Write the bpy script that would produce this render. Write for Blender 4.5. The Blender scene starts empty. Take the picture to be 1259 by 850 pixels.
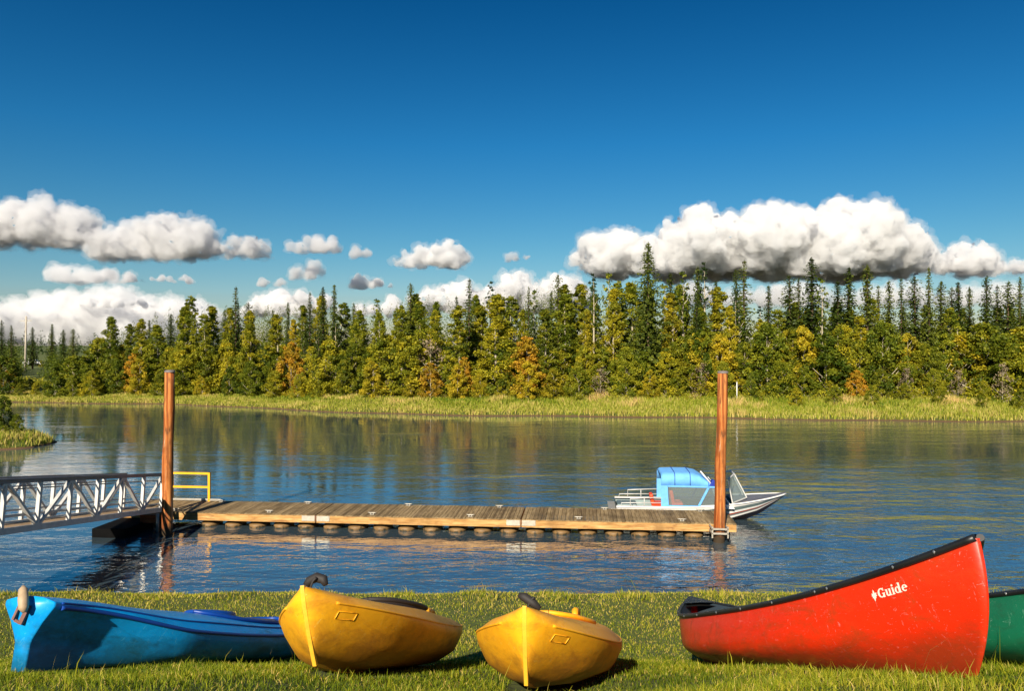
import bpy, bmesh, math, random
import numpy as np
from mathutils import Vector, Matrix
from mathutils.bvhtree import BVHTree

R = math.radians
S = bpy.context.scene
COL = S.collection
rng = np.random.default_rng(7)
random.seed(7)

# ------------------------------------------------------------------ camera, world, sun, exposure
EYE = 7.0                                   # eye height above the river
F = 950.0 / 1259.0                          # focal length / picture width
cd = bpy.data.cameras.new('camera'); cam = bpy.data.objects.new('camera', cd); COL.objects.link(cam)
cd.sensor_width = 36.0; cd.lens = 36.0 * F; cd.clip_start = 0.05; cd.clip_end = 40000
cam.location = (0, 0, EYE); cam.rotation_euler = (R(90), 0, 0)
S.camera = cam

SUN_EL, SUN_AZ = 31.0, 18.0                 # light travels towards azimuth 18 deg right of +Y
w = bpy.data.worlds.new('World'); S.world = w; w.use_nodes = True
nt = w.node_tree; nt.nodes.clear()
out = nt.nodes.new('ShaderNodeOutputWorld'); bg = nt.nodes.new('ShaderNodeBackground')
sky = nt.nodes.new('ShaderNodeTexSky'); sky.sky_type = 'NISHITA'; sky.sun_disc = False
sky.sun_elevation = R(SUN_EL); sky.sun_rotation = R(180 + SUN_AZ)
sky.altitude = 100; sky.air_density = 1.0; sky.dust_density = 0.3; sky.ozone_density = 3.0
hs = nt.nodes.new('ShaderNodeHueSaturation'); hs.inputs['Saturation'].default_value = 1.30
hs.inputs['Hue'].default_value = 0.485
tc = nt.nodes.new('ShaderNodeTexCoord'); sx = nt.nodes.new('ShaderNodeSeparateXYZ')
rp = nt.nodes.new('ShaderNodeValToRGB')     # the deep polarised blue towards the zenith
mx = nt.nodes.new('ShaderNodeMix'); mx.data_type = 'RGBA'; mx.blend_type = 'MULTIPLY'; mx.inputs[0].default_value = 1.0
e = rp.color_ramp.elements
e[0].position = 0.0; e[0].color = (0.49, 0.45, 0.47, 1)
e[1].position = 0.45; e[1].color = (0.02, 0.235, 0.375, 1)
x = e.new(0.12); x.color = (0.30, 0.425, 0.475, 1)
x = e.new(0.25); x.color = (0.13, 0.375, 0.51, 1)
L = nt.links.new
L(tc.outputs['Generated'], sx.inputs[0]); L(sx.outputs['Z'], rp.inputs[0])
L(sky.outputs[0], hs.inputs['Color']); L(hs.outputs[0], mx.inputs[6]); L(rp.outputs[0], mx.inputs[7])
L(mx.outputs[2], bg.inputs['Color']); bg.inputs['Strength'].default_value = 0.100
L(bg.outputs[0], out.inputs['Surface'])

sl = bpy.data.lights.new('sun', 'SUN'); sl.energy = 5.0; sl.angle = R(0.5); sl.color = (1.0, 0.90, 0.74)
sun = bpy.data.objects.new('sun', sl); COL.objects.link(sun)
sd = Vector((math.sin(R(SUN_AZ)) * math.cos(R(SUN_EL)), math.cos(R(SUN_AZ)) * math.cos(R(SUN_EL)), -math.sin(R(SUN_EL))))
sun.rotation_euler = sd.to_track_quat('-Z', 'Y').to_euler(); sun.location = (-10, -20, 40)
S.view_settings.view_transform = 'Standard'; S.view_settings.look = 'None'
S.view_settings.exposure = 0.70; S.view_settings.gamma = 1.0; S.view_settings.use_curve_mapping = False
cy = S.cycles
cy.max_bounces = 10; cy.diffuse_bounces = 3; cy.glossy_bounces = 4; cy.transmission_bounces = 6
cy.transparent_max_bounces = 12; cy.volume_bounces = 8; cy.use_denoising = True
cy.sample_clamp_indirect = 6.0; cy.caustics_reflective = False; cy.caustics_refractive = False

# ------------------------------------------------------------------ helpers
def smooth(a, b, x):
    t = np.clip((np.asarray(x, float) - a) / (b - a), 0, 1); return t * t * (3 - 2 * t)

def np_mesh(name, V, faces, m=None, sm=False, tint=None):
    """faces: list of (n,k) int arrays; tint: per-face float"""
    me = bpy.data.meshes.new(name)
    V = np.asarray(V, np.float32)
    faces = [np.asarray(f, np.int32) for f in (faces if isinstance(faces, list) else [faces]) if len(f)]
    me.vertices.add(len(V)); me.vertices.foreach_set('co', V.ravel())
    nl = sum(f.size for f in faces); npoly = sum(len(f) for f in faces)
    me.loops.add(nl); me.polygons.add(npoly)
    me.loops.foreach_set('vertex_index', np.concatenate([f.ravel() for f in faces]))
    st, p = [], 0
    for f in faces:
        k = f.shape[1]; st.append(p + np.arange(len(f)) * k); p += f.size
    me.polygons.foreach_set('loop_start', np.concatenate(st).astype(np.int32))
    me.update(calc_edges=True); me.validate()
    if sm: me.polygons.foreach_set('use_smooth', np.ones(npoly, bool))
    if tint is not None:
        a = me.attributes.new('tint', 'FLOAT', 'FACE'); a.data.foreach_set('value', np.asarray(tint, np.float32))
    if m: me.materials.append(m)
    return me

def tag(o, label=None, cat=None, group=None, kind=None):
    for k, v in (('label', label), ('category', cat), ('group', group), ('kind', kind)):
        if v: o[k] = v
    return o

def link(name, me, parent=None, label=None):
    o = bpy.data.objects.new(name, me); COL.objects.link(o)
    if parent is not None: o.parent = parent
    if label: o['label'] = label
    return o

def thing(name, label, cat, loc=(0, 0, 0), rz=0, group=None, mat=None):
    o = bpy.data.objects.new(name, None); COL.objects.link(o); o.empty_display_size = 0.3
    if mat is not None: o.matrix_world = mat
    else: o.location = loc; o.rotation_euler = (0, 0, rz)
    return tag(o, label, cat, group)

class MB:
    def __init__(s): s.v = []; s.f = []; s.s = []
    def add(s, V, Fs, sm=False):
        o = len(s.v); s.v += [tuple(p) for p in V]
        s.f += [tuple(i + o for i in f) for f in Fs]; s.s += [sm] * len(Fs); return s
    def box(s, c, d, rz=0, ry=0, rx=0, bev=0.0):
        bm = bmesh.new(); bmesh.ops.create_cube(bm, size=1.0)
        for v in bm.verts: v.co = Vector((v.co.x * d[0], v.co.y * d[1], v.co.z * d[2]))
        if bev: bmesh.ops.bevel(bm, geom=bm.edges[:], offset=bev, segments=2, affect='EDGES', profile=0.6)
        M = Matrix.Translation(c) @ Matrix.Rotation(rz, 4, 'Z') @ Matrix.Rotation(ry, 4, 'Y') @ Matrix.Rotation(rx, 4, 'X')
        bm.verts.index_update()
        s.add([M @ v.co for v in bm.verts], [[v.index for v in f.verts] for f in bm.faces]); bm.free(); return s
    def bar(s, a, b, wd, ht, up=(0, 0, 1)):
        a, b = Vector(a), Vector(b); d = (b - a).normalized(); u = Vector(up)
        sd_ = d.cross(u)
        if sd_.length < 1e-4: sd_ = d.cross(Vector((0, 1, 0)))
        sd_.normalize(); u = sd_.cross(d)
        V = []
        for p in (a, b):
            for i, j in ((-1, -1), (1, -1), (1, 1), (-1, 1)): V.append(p + sd_ * i * wd / 2 + u * j * ht / 2)
        return s.add(V, [(3, 2, 1, 0), (4, 5, 6, 7), (0, 1, 5, 4), (1, 2, 6, 5), (2, 3, 7, 6), (3, 0, 4, 7)])
    def tube(s, pts, r, n=10, cap=True):
        pts = [Vector(p) for p in pts]; V = []; k = len(pts); prev = None
        for i, p in enumerate(pts):
            d = (pts[min(i + 1, k - 1)] - pts[max(i - 1, 0)]).normalized()
            u = prev if prev is not None else (Vector((0, 0, 1)) if abs(d.z) < .9 else Vector((1, 0, 0)))
            a = d.cross(u).normalized(); b = a.cross(d).normalized(); prev = b
            rr = r[i] if hasattr(r, '__len__') else r
            for j in range(n):
                t = 2 * math.pi * j / n; V.append(p + a * math.cos(t) * rr + b * math.sin(t) * rr)
        Fs = [(i * n + j, i * n + (j + 1) % n, (i + 1) * n + (j + 1) % n, (i + 1) * n + j) for i in range(k - 1) for j in range(n)]
        s.add(V, Fs, True)
        if cap: s.add([], []); o = len(s.v) - len(V); s.f += [tuple(o + j for j in reversed(range(n))), tuple(o + (k - 1) * n + j for j in range(n))]; s.s += [False, False]
        return s
    def lathe(s, prof, c=(0, 0, 0), n=20, ax=(1, 1)):
        V = [(c[0] + r * ax[0] * math.cos(2 * math.pi * j / n), c[1] + r * ax[1] * math.sin(2 * math.pi * j / n), c[2] + z) for r, z in prof for j in range(n)]
        k = len(prof)
        Fs = [(i * n + j, i * n + (j + 1) % n, (i + 1) * n + (j + 1) % n, (i + 1) * n + j) for i in range(k - 1) for j in range(n)]
        return s.add(V, Fs, True)
    def mesh(s, name, m):
        me = bpy.data.meshes.new(name); me.from_pydata(s.v, [], s.f); me.polygons.foreach_set('use_smooth', s.s); me.materials.append(m); me.update(); return me
    def build(s, name, m, parent=None, label=None): return link(name, s.mesh(name, m), parent, label)

# ------------------------------------------------------------------ materials
def new_mat(name):
    m = bpy.data.materials.new(name); m.use_nodes = True; n = m.node_tree; n.nodes.clear()
    o = n.nodes.new('ShaderNodeOutputMaterial'); b = n.nodes.new('ShaderNodeBsdfPrincipled'); n.links.new(b.outputs[0], o.inputs[0])
    return m, n, b, o
def ramp(n, stops, src):
    r = n.nodes.new('ShaderNodeValToRGB'); el = r.color_ramp.elements
    el[0].position, el[0].color = stops[0][0], (*stops[0][1], 1); el[1].position, el[1].color = stops[-1][0], (*stops[-1][1], 1)
    for p, c in stops[1:-1]: q = el.new(p); q.color = (*c, 1)
    n.links.new(src, r.inputs[0]); return r.outputs[0]
def noise(n, scale, detail=4, rough=0.55, vec=None, stretch=None, coord='Object', dist=0.0):
    t = n.nodes.new('ShaderNodeTexNoise'); t.inputs['Scale'].default_value = scale; t.inputs['Detail'].default_value = detail
    t.inputs['Roughness'].default_value = rough; t.inputs['Distortion'].default_value = dist
    if coord == 'Pos': g = n.nodes.new('ShaderNodeNewGeometry').outputs['Position']
    else: g = n.nodes.new('ShaderNodeTexCoord').outputs[coord]
    if stretch:
        mp = n.nodes.new('ShaderNodeMapping'); mp.inputs['Scale'].default_value = stretch; n.links.new(g, mp.inputs[0]); g = mp.outputs[0]
    n.links.new(g, t.inputs['Vector']); return t.outputs['Fac']
def bump(n, b, h, strength, dist=0.01):
    bp = n.nodes.new('ShaderNodeBump'); bp.inputs['Strength'].default_value = strength; bp.inputs['Distance'].default_value = dist
    n.links.new(h, bp.inputs['Height']); n.links.new(bp.outputs[0], b.inputs['Normal']); return bp
def mixc(n, a, b, f, mode='MIX'):
    q = n.nodes.new('ShaderNodeMix'); q.data_type = 'RGBA'; q.blend_type = mode
    for i, v in ((0, f), (6, a), (7, b)):
        if hasattr(v, 'is_linked') or hasattr(v, 'links'): n.links.new(v, q.inputs[i])
        elif i == 0: q.inputs[0].default_value = v
        else: q.inputs[i].default_value = (*v, 1)
    return q.outputs[2]
def mat(name, c, rough=0.5, metal=0.0, var=0.18, scale=3.0, bmp=0.0, bscale=40, spec=0.5, stretch=None, coat=0.0):
    m, n, b, o = new_mat(name)
    f = noise(n, scale, 5, 0.6, stretch=stretch)
    c = np.array(c); n.links.new(ramp(n, [(0.25, tuple(c * (1 - var))), (0.75, tuple(np.minimum(c * (1 + var), 1)))], f), b.inputs['Base Color'])
    b.inputs['Roughness'].default_value = rough; b.inputs['Metallic'].default_value = metal
    b.inputs['Specular IOR Level'].default_value = spec; b.inputs['Coat Weight'].default_value = coat
    if bmp: bump(n, b, noise(n, bscale, 4, stretch=stretch), bmp)
    return m
def mrange(n, src, a, b_):
    q = n.nodes.new('ShaderNodeMapRange'); q.inputs[1].default_value = a; q.inputs[2].default_value = b_; n.links.new(src, q.inputs[0]); return q.outputs[0]
def plastic(name, c, dirt, c2=None, rough=0.38, scr=0.5, grime=None):
    """rotomoulded boat plastic: faded patches, dirt streaks and pale scratches"""
    m, n, b, o = new_mat(name); c = np.array(c)
    c2 = np.array(c2) if c2 is not None else c * 0.7
    f = noise(n, 2.2, 5, 0.6)
    base = ramp(n, [(0.3, tuple(c2)), (0.62, tuple(c))], f)
    d = noise(n, 3.2, 8, 0.72, stretch=(1, 1.6, 2.2), dist=0.6)
    dm = ramp(n, [(0.50, (0, 0, 0)), (0.70, (0.8, 0.8, 0.8))], d)
    base = mixc(n, base, dirt, dm)
    for st_, di, k_ in (((1.2, 14, 16), 1.4, 1.0), ((9, 3, 2.4), 1.0, .8)):
        s1 = noise(n, 5, 3, 0.5, stretch=st_, dist=di)
        sm = ramp(n, [(0.675, (0, 0, 0)), (0.69, (scr * k_,) * 3), (0.705, (0, 0, 0))], s1)
        base = mixc(n, base, tuple(np.minimum(c * 1.3 + 0.20, 0.9)), sm)
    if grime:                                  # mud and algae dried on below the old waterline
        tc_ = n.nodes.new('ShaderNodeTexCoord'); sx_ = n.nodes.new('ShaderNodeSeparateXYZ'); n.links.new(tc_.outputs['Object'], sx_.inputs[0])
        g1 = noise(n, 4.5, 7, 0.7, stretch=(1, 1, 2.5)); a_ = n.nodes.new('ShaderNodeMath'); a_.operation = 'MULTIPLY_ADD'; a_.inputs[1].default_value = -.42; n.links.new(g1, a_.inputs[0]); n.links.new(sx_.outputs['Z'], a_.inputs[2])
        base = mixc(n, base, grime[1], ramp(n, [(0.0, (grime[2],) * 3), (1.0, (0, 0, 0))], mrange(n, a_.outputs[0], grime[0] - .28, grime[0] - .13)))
    n.links.new(base, b.inputs['Base Color'])
    rr = n.nodes.new('ShaderNodeMapRange'); rr.inputs[3].default_value = rough - .08; rr.inputs[4].default_value = rough + .25
    n.links.new(d, rr.inputs[0]); n.links.new(rr.outputs[0], b.inputs['Roughness'])
    bump(n, b, noise(n, 9, 4, 0.55), 0.22, 0.012)
    return m
def wood(name, c1, c2, grain=(30, 30, 1.2), rough=0.75, bmp=0.5, dark=.55):
    m, n, b, o = new_mat(name)
    f = noise(n, 1.0, 8, 0.68, stretch=grain, dist=0.5)
    base = ramp(n, [(0.3, tuple(np.array(c1) * dark)), (0.46, c1), (0.66, c2)], f)
    g = noise(n, 1.1, 4, 0.6)
    base = mixc(n, base, tuple(np.array(c1) * 0.5), ramp(n, [(0.5, (0, 0, 0)), (0.72, (.7, .7, .7))], g))
    n.links.new(base, b.inputs['Base Color']); b.inputs['Roughness'].default_value = rough; b.inputs['Specular IOR Level'].default_value = 0.25
    bump(n, b, f, bmp, 0.01)
    return m
def wetline(m_, z0, z1, c):
    n = m_.node_tree; b = next(q for q in n.nodes if q.type == 'BSDF_PRINCIPLED'); src = b.inputs['Base Color'].links[0].from_socket
    g = n.nodes.new('ShaderNodeTexCoord'); sp_ = n.nodes.new('ShaderNodeSeparateXYZ'); n.links.new(g.outputs['Object'], sp_.inputs[0])
    a = n.nodes.new('ShaderNodeMath'); a.operation = 'MULTIPLY_ADD'; a.inputs[1].default_value = .5; n.links.new(noise(n, 6, 4), a.inputs[0]); n.links.new(sp_.outputs['Z'], a.inputs[2])
    n.links.new(mixc(n, c, src, mrange(n, a.outputs[0], z0, z1)), b.inputs['Base Color'])
def leafmat(name, stops, rough=0.55, trans=0.35, rnd=0.5):
    """foliage: colour from a per-leaf tint and a per-plant random"""
    m, n, b, o = new_mat(name)
    at = n.nodes.new('ShaderNodeAttribute'); at.attribute_name = 'tint'
    oi = n.nodes.new('ShaderNodeObjectInfo')
    ma = n.nodes.new('ShaderNodeMath'); ma.operation = 'MULTIPLY_ADD'; ma.inputs[1].default_value = rnd; ma.use_clamp = True
    sb = n.nodes.new('ShaderNodeMath'); sb.operation = 'SUBTRACT'; sb.inputs[1].default_value = 0.5
    n.links.new(oi.outputs['Random'], sb.inputs[0]); n.links.new(sb.outputs[0], ma.inputs[0]); n.links.new(at.outputs['Fac'], ma.inputs[2])
    c = ramp(n, stops, ma.outputs[0]); n.links.new(c, b.inputs['Base Color']); b.inputs['Roughness'].default_value = rough
    b.inputs['Specular IOR Level'].default_value = 0.2
    t = n.nodes.new('ShaderNodeBsdfTranslucent'); n.links.new(c, t.inputs[0])
    mxs = n.nodes.new('ShaderNodeMixShader'); mxs.inputs[0].default_value = trans
    n.links.new(b.outputs[0], mxs.inputs[1]); n.links.new(t.outputs[0], mxs.inputs[2]); n.links.new(mxs.outputs[0], o.inputs[0])
    return m

M = {}
M['red'] = plastic('red_hull', (0.74, 0.026, 0.003), (0.26, 0.045, 0.006), (0.66, 0.024, 0.004), 0.30, 0.9, grime=(.15, (0.13, 0.04, 0.010), .6))
M['green'] = plastic('green_hull', (0.008, 0.16, 0.075), (0.02, 0.07, 0.03), None, 0.36, 0.9)
M['yellow'] = plastic('yellow_plastic', (0.95, 0.45, 0.012), (0.52, 0.20, 0.010), (0.90, 0.36, 0.006), 0.40, 0.5, grime=(.13, (0.22, 0.085, 0.010), .7))
M['yellow_strip'] = plastic('yellow_keel', (0.92, 0.49, 0.03), (0.7, 0.32, 0.02), None, 0.42, 0.3)
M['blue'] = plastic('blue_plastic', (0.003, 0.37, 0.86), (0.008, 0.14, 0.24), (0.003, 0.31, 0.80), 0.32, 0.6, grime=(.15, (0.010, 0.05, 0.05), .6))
M['blue_dark'] = mat('blue_seam', (0.004, 0.05, 0.28), 0.4)
M['black'] = mat('black_vinyl', (0.012, 0.012, 0.012), 0.42, var=0.4)
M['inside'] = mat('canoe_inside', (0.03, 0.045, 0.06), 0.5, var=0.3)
M['rubber'] = mat('rubber', (0.02, 0.016, 0.014), 0.7)
M['grip'] = mat('worn_grip', (0.42, 0.30, 0.18), 0.6, var=0.3, scale=14)
M['rust'] = mat('rusty_steel', (0.16, 0.07, 0.05), 0.65, var=0.4, scale=20)
M['rivet'] = mat('rivet', (0.5, 0.5, 0.47), 0.35, 0.8)
M['lettering'] = mat('white_lettering', (0.80, 0.76, 0.62), 0.5, var=0.06)
M['pile'] = wood('pile_wood', (0.34, 0.085, 0.016), (0.74, 0.30, 0.08), (9, 9, 0.30), 0.8, 0.9, dark=.12)
M['pile_top'] = mat('pile_cap', (0.16, 0.13, 0.12), 0.7, var=0.3)
def stains(m_, c, lo, hi, st_):
    n = m_.node_tree; b = next(q for q in n.nodes if q.type == 'BSDF_PRINCIPLED'); src = b.inputs['Base Color'].links[0].from_socket
    n.links.new(mixc(n, src, c, ramp(n, [(lo, (0, 0, 0)), (hi, (.85, .85, .85))], noise(n, 1.0, 6, .65, stretch=st_, dist=.8))), b.inputs['Base Color'])

stains(M['pile'], (0.10, 0.045, 0.02), .50, .66, (5, 5, .9)); stains(M['pile'], (0.50, 0.36, 0.22), .60, .72, (7, 7, .5))
wetline(M['pile'], .45, .85, (0.045, 0.030, 0.016))
M['deck'] = wood('deck_boards', (0.27, 0.185, 0.085), (0.43, 0.31, 0.165), (14, 1.5, 14), 0.8, 0.35)
n = M['deck'].node_tree; b = next(q for q in n.nodes if q.type == 'BSDF_PRINCIPLED'); src = b.inputs['Base Color'].links[0].from_socket
g = n.nodes.new('ShaderNodeTexCoord'); sp_ = n.nodes.new('ShaderNodeSeparateXYZ'); n.links.new(g.outputs['Object'], sp_.inputs[0])
sn = n.nodes.new('ShaderNodeMath'); sn.operation = 'MULTIPLY'; sn.inputs[1].default_value = 1 / .14623; n.links.new(sp_.outputs['X'], sn.inputs[0])
fl_ = n.nodes.new('ShaderNodeMath'); fl_.operation = 'FLOOR'; n.links.new(sn.outputs[0], fl_.inputs[0])
wn = n.nodes.new('ShaderNodeTexWhiteNoise'); wn.noise_dimensions = '1D'; n.links.new(fl_.outputs[0], wn.inputs['W'])
n.links.new(mixc(n, src, ramp(n, [(0, (.50, .48, .46)), (.5, (.85, .85, .85)), (1, (1.0, 1.0, 1.0))], wn.outputs['Value']), 1.0, 'MULTIPLY'), b.inputs['Base Color'])
M['fascia'] = wood('dock_fascia', (0.46, 0.24, 0.075), (0.66, 0.42, 0.17), (1.2, 14, 14), 0.7, 0.35)
stains(M['fascia'], (0.20, 0.085, 0.03), .52, .70, (1.3, 6, 6))
M['fascia_red'] = wood('landing_beam', (0.28, 0.07, 0.02), (0.42, 0.13, 0.04), (1.2, 14, 14), 0.7, 0.35)
M['float'] = mat('float_plastic', (0.20, 0.115, 0.042), 0.6, var=0.35, scale=5, bmp=0.2)
wetline(M['float'], .25, .31, (0.030, 0.026, 0.012))
M['float_black'] = mat('landing_float', (0.003, 0.003, 0.003), 0.9, spec=.1, var=0.5)
M['galv'] = mat('galvanised', (0.40, 0.37, 0.31), 0.45, 0.35, var=0.2, scale=8)
M['alu'] = mat('aluminium', (0.55, 0.54, 0.51), 0.42, 0.15, var=0.16, scale=5)
M['alu_dark'] = mat('weathered_rail', (0.20, 0.20, 0.22), 0.5, 0.4, var=0.25, scale=4)
M['walk'] = wood('gangway_boards', (0.30, 0.20, 0.11), (0.45, 0.32, 0.20), (14, 1.5, 14), 0.75, 0.3)
M['rail_yellow'] = mat('yellow_paint', (0.86, 0.42, 0.012), 0.45, var=0.1)
M['hull_alu'] = mat('boat_hull', (0.13, 0.18, 0.18), 0.4, 0.2, var=0.2, scale=2)
M['boat_white'] = mat('boat_white', (0.78, 0.76, 0.72), 0.35, var=0.08)
M['boat_bottom'] = mat('boat_bottom', (0.035, 0.012, 0.012), 0.4)
M['boat_trim'] = mat('boat_trim', (0.30, 0.045, 0.02), 0.4)
M['canvas'] = mat('blue_canvas', (0.14, 0.41, 0.82), 0.8, var=0.16, scale=5, bmp=0.6, bscale=7)
M['canvas_dark'] = mat('dark_blue_canvas', (0.006, 0.03, 0.30), 0.75)
M['orange'] = mat('orange_vinyl', (0.80, 0.07, 0.012), 0.5, var=0.15)
M['white_paint'] = mat('white_paint', (0.75, 0.75, 0.74), 0.5, var=0.06)
M['grey_wood'] = wood('pole_wood', (0.42, 0.36, 0.28), (0.6, 0.54, 0.44), (20, 20, 0.4))
M['tyre'] = mat('tyre', (0.02, 0.02, 0.02), 0.8)
M['bark_pale'] = mat('aspen_bark', (0.42, 0.36, 0.25), 0.8, var=0.35, scale=6)
M['bark_dark'] = mat('spruce_bark', (0.10, 0.06, 0.035), 0.9, var=0.3, scale=4)
m, n, b, o = new_mat('clear_vinyl')
b.inputs['Base Color'].default_value = (0.30, 0.36, 0.36, 1); b.inputs['Roughness'].default_value = 0.15
tr = n.nodes.new('ShaderNodeBsdfTransparent'); tr.inputs[0].default_value = (0.72, 0.80, 0.80, 1)
ms = n.nodes.new('ShaderNodeMixShader'); ms.inputs[0].default_value = 0.62
n.links.new(b.outputs[0], ms.inputs[1]); n.links.new(tr.outputs[0], ms.inputs[2]); n.links.new(ms.outputs[0], o.inputs[0]); M['glass'] = m

# foliage
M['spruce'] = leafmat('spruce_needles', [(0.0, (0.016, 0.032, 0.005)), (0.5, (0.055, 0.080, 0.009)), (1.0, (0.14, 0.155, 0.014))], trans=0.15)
M['leaf_green'] = leafmat('green_leaves', [(0.0, (0.045, 0.080, 0.006)), (0.5, (0.170, 0.200, 0.012)), (1.0, (0.38, 0.35, 0.02))])
M['leaf_olive'] = leafmat('olive_leaves', [(0.0, (0.080, 0.110, 0.007)), (0.5, (0.25, 0.25, 0.014)), (1.0, (0.50, 0.41, 0.02))])
M['leaf_gold'] = leafmat('golden_leaves', [(0.0, (0.15, 0.14, 0.008)), (0.5, (0.38, 0.32, 0.016)), (1.0, (0.62, 0.45, 0.025))])
M['leaf_orange'] = leafmat('orange_leaves', [(0.0, (0.18, 0.14, 0.012)), (0.5, (0.44, 0.29, 0.018)), (1.0, (0.62, 0.32, 0.03))])
M['leaf_dark'] = leafmat('dark_leaves', [(0.0, (0.012, 0.030, 0.006)), (1.0, (0.05, 0.08, 0.014))], trans=0.2)
M['twig'] = leafmat('bare_twigs', [(0.0, (0.14, 0.10, 0.06)), (1.0, (0.30, 0.23, 0.14))], trans=0.1)
M['grass'] = leafmat('lawn_grass', [(0.0, (0.045, 0.085, 0.005)), (0.4, (0.21, 0.265, 0.010)), (0.75, (0.50, 0.45, 0.03)), (1.0, (0.70, 0.50, 0.16))], trans=0.4, rnd=0.0)
M['reed'] = leafmat('bank_grass', [(0.0, (0.08, 0.16, 0.010)), (0.40, (0.30, 0.33, 0.022)), (0.7, (0.56, 0.47, 0.12)), (1.0, (0.70, 0.48, 0.20))], trans=0.35, rnd=0.0)

# ------------------------------------------------------------------ terrain
class Pch:
    """monotone cubic through points"""
    def __init__(s, pts):
        a = np.array(pts, float); s.x, s.y = a[:, 0], a[:, 1]; h = np.diff(s.x); d = np.diff(s.y) / h
        mm = np.zeros(len(s.x)); mm[0], mm[-1] = d[0], d[-1]
        for i in range(1, len(s.x) - 1):
            if d[i - 1] * d[i] > 0: w1, w2 = 2 * h[i] + h[i - 1], h[i] + 2 * h[i - 1]; mm[i] = (w1 + w2) / (w1 / d[i - 1] + w2 / d[i])
        s.m = mm
    def __call__(s, q):
        q = np.asarray(q, float); qc = np.clip(q, s.x[0], s.x[-1]); i = np.clip(np.searchsorted(s.x, qc) - 1, 0, len(s.x) - 2)
        h = s.x[i + 1] - s.x[i]; t = (qc - s.x[i]) / h
        return ((2 * t**3 - 3 * t**2 + 1) * s.y[i] + (t**3 - 2 * t**2 + t) * h * s.m[i] + (-2 * t**3 + 3 * t**2) * s.y[i + 1] + (t**3 - t**2) * h * s.m[i + 1])
D = Pch([(-30, 0.8), (-5, 0.95), (0, 1.0), (1.5, 1.02), (2.4, 1.12), (2.94, 1.28), (3.6, 1.538), (4.5, 1.89), (5.4, 2.242), (6.3, 2.594), (6.9, 2.82), (7.6, 2.98), (9, 3.16), (10.4, 3.37), (11.2, 3.62), (12.5, 4.2), (15, 5.6), (18, 7.1), (22, 8.2), (30, 9.2), (60, 9.4)])
YB = Pch([(-600, 260), (-300, 190), (-150, 132), (-95, 104), (-58, 95), (-41, 91), (-17, 81), (0, 76.5), (22, 73.5), (47, 71), (90, 67), (200, 62), (500, 50)])
HF = Pch([(-40, -2.4), (-3, -0.8), (0, 0), (0.5, 0.22), (5, 0.55), (11, 1.0), (30, 1.8), (80, 2.2), (300, 3.0), (2000, 6.0)])
def wob(x, y, s, ph=0): return np.sin(x * s + 1.3 * np.sin(y * s * .7 + ph)) * np.cos(y * s * .9 + ph * 2)
def H(x, y):
    x = np.asarray(x, float); y = np.asarray(y, float)
    near = EYE - D(y) + 0.018 * wob(x, y, 2.1, 1) + 0.012 * wob(x, y, 5.3, 2) - 0.13 * np.exp(-((x - 0.15) / .75)**2 - ((y - 3.5) / .8)**2)
    yb = YB(x) + 0.7 * np.sin(x * .13) + .4 * np.sin(x * .41)
    far = HF(y - yb) + 0.10 * wob(x, y, .31) * smooth(0, 8, y - yb)
    # low grassy point on the left
    ed = np.clip((-32.3 - x) / 12, -1, 1)
    half = np.where(ed > 0, 1.2 + 7 * ed, 0.0)
    pen = 0.62 * smooth(0, 1.6, half + .6 - np.abs(y - 54.3)) * smooth(-32.3, -34.2, x) - 1.6 * (1 - smooth(-1.5, 0.6, half + .6 - np.abs(y - 54.3)) * smooth(-31.3, -32.9, x))
    return np.maximum(np.maximum(near, far), pen)
def h1(x, y): return float(H(x, y))

def axis(*segs): return np.unique(np.round(np.concatenate([np.linspace(*s) for s in segs]), 4))
xs = axis((-2500, -300, 12), (-300, -80, 30), (-80, -9, 90), (-9, 9, 121), (9, 90, 70), (90, 300, 22), (300, 2500, 12))
ys = axis((-60, 0, 13), (0, 13, 105), (13, 45, 33), (45, 64, 48), (64, 130, 110), (130, 300, 30), (300, 3500, 14))
X, Y = np.meshgrid(xs, ys); Z = H(X, Y); nx, ny = len(xs), len(ys)
ii = (np.arange(ny - 1)[:, None] * nx + np.arange(nx - 1)[None]).ravel()
m, n, b, o = new_mat('ground_soil'); M['ground'] = m
f = noise(n, 0.9, 8, 0.7, coord='Pos'); f2 = noise(n, 14, 5, 0.6, coord='Pos')
base = mixc(n, ramp(n, [(0.3, (0.045, 0.070, 0.006)), (0.6, (0.11, 0.13, 0.012)), (0.8, (0.18, 0.17, 0.03))], f), (0.035, 0.045, 0.006), ramp(n, [(0.45, (0, 0, 0)), (0.7, (.8, .8, .8))], f2))
gp = n.nodes.new('ShaderNodeNewGeometry'); sp = n.nodes.new('ShaderNodeSeparateXYZ'); n.links.new(gp.outputs['Position'], sp.inputs[0])
mr = n.nodes.new('ShaderNodeMapRange'); mr.inputs[1].default_value = 0.03; mr.inputs[2].default_value = 0.16; n.links.new(sp.outputs['Z'], mr.inputs[0])
base = mixc(n, (0.11, 0.055, 0.022), base, mr.outputs[0])
n.links.new(base, b.inputs['Base Color']); b.inputs['Roughness'].default_value = 0.95; bump(n, b, f2, 0.6, 0.03)
g = link('ground', np_mesh('ground', np.stack([X.ravel(), Y.ravel(), Z.ravel()], 1), np.stack([ii, ii + 1, ii + nx + 1, ii + nx], 1), m, True))
tag(g, kind='structure')

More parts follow.
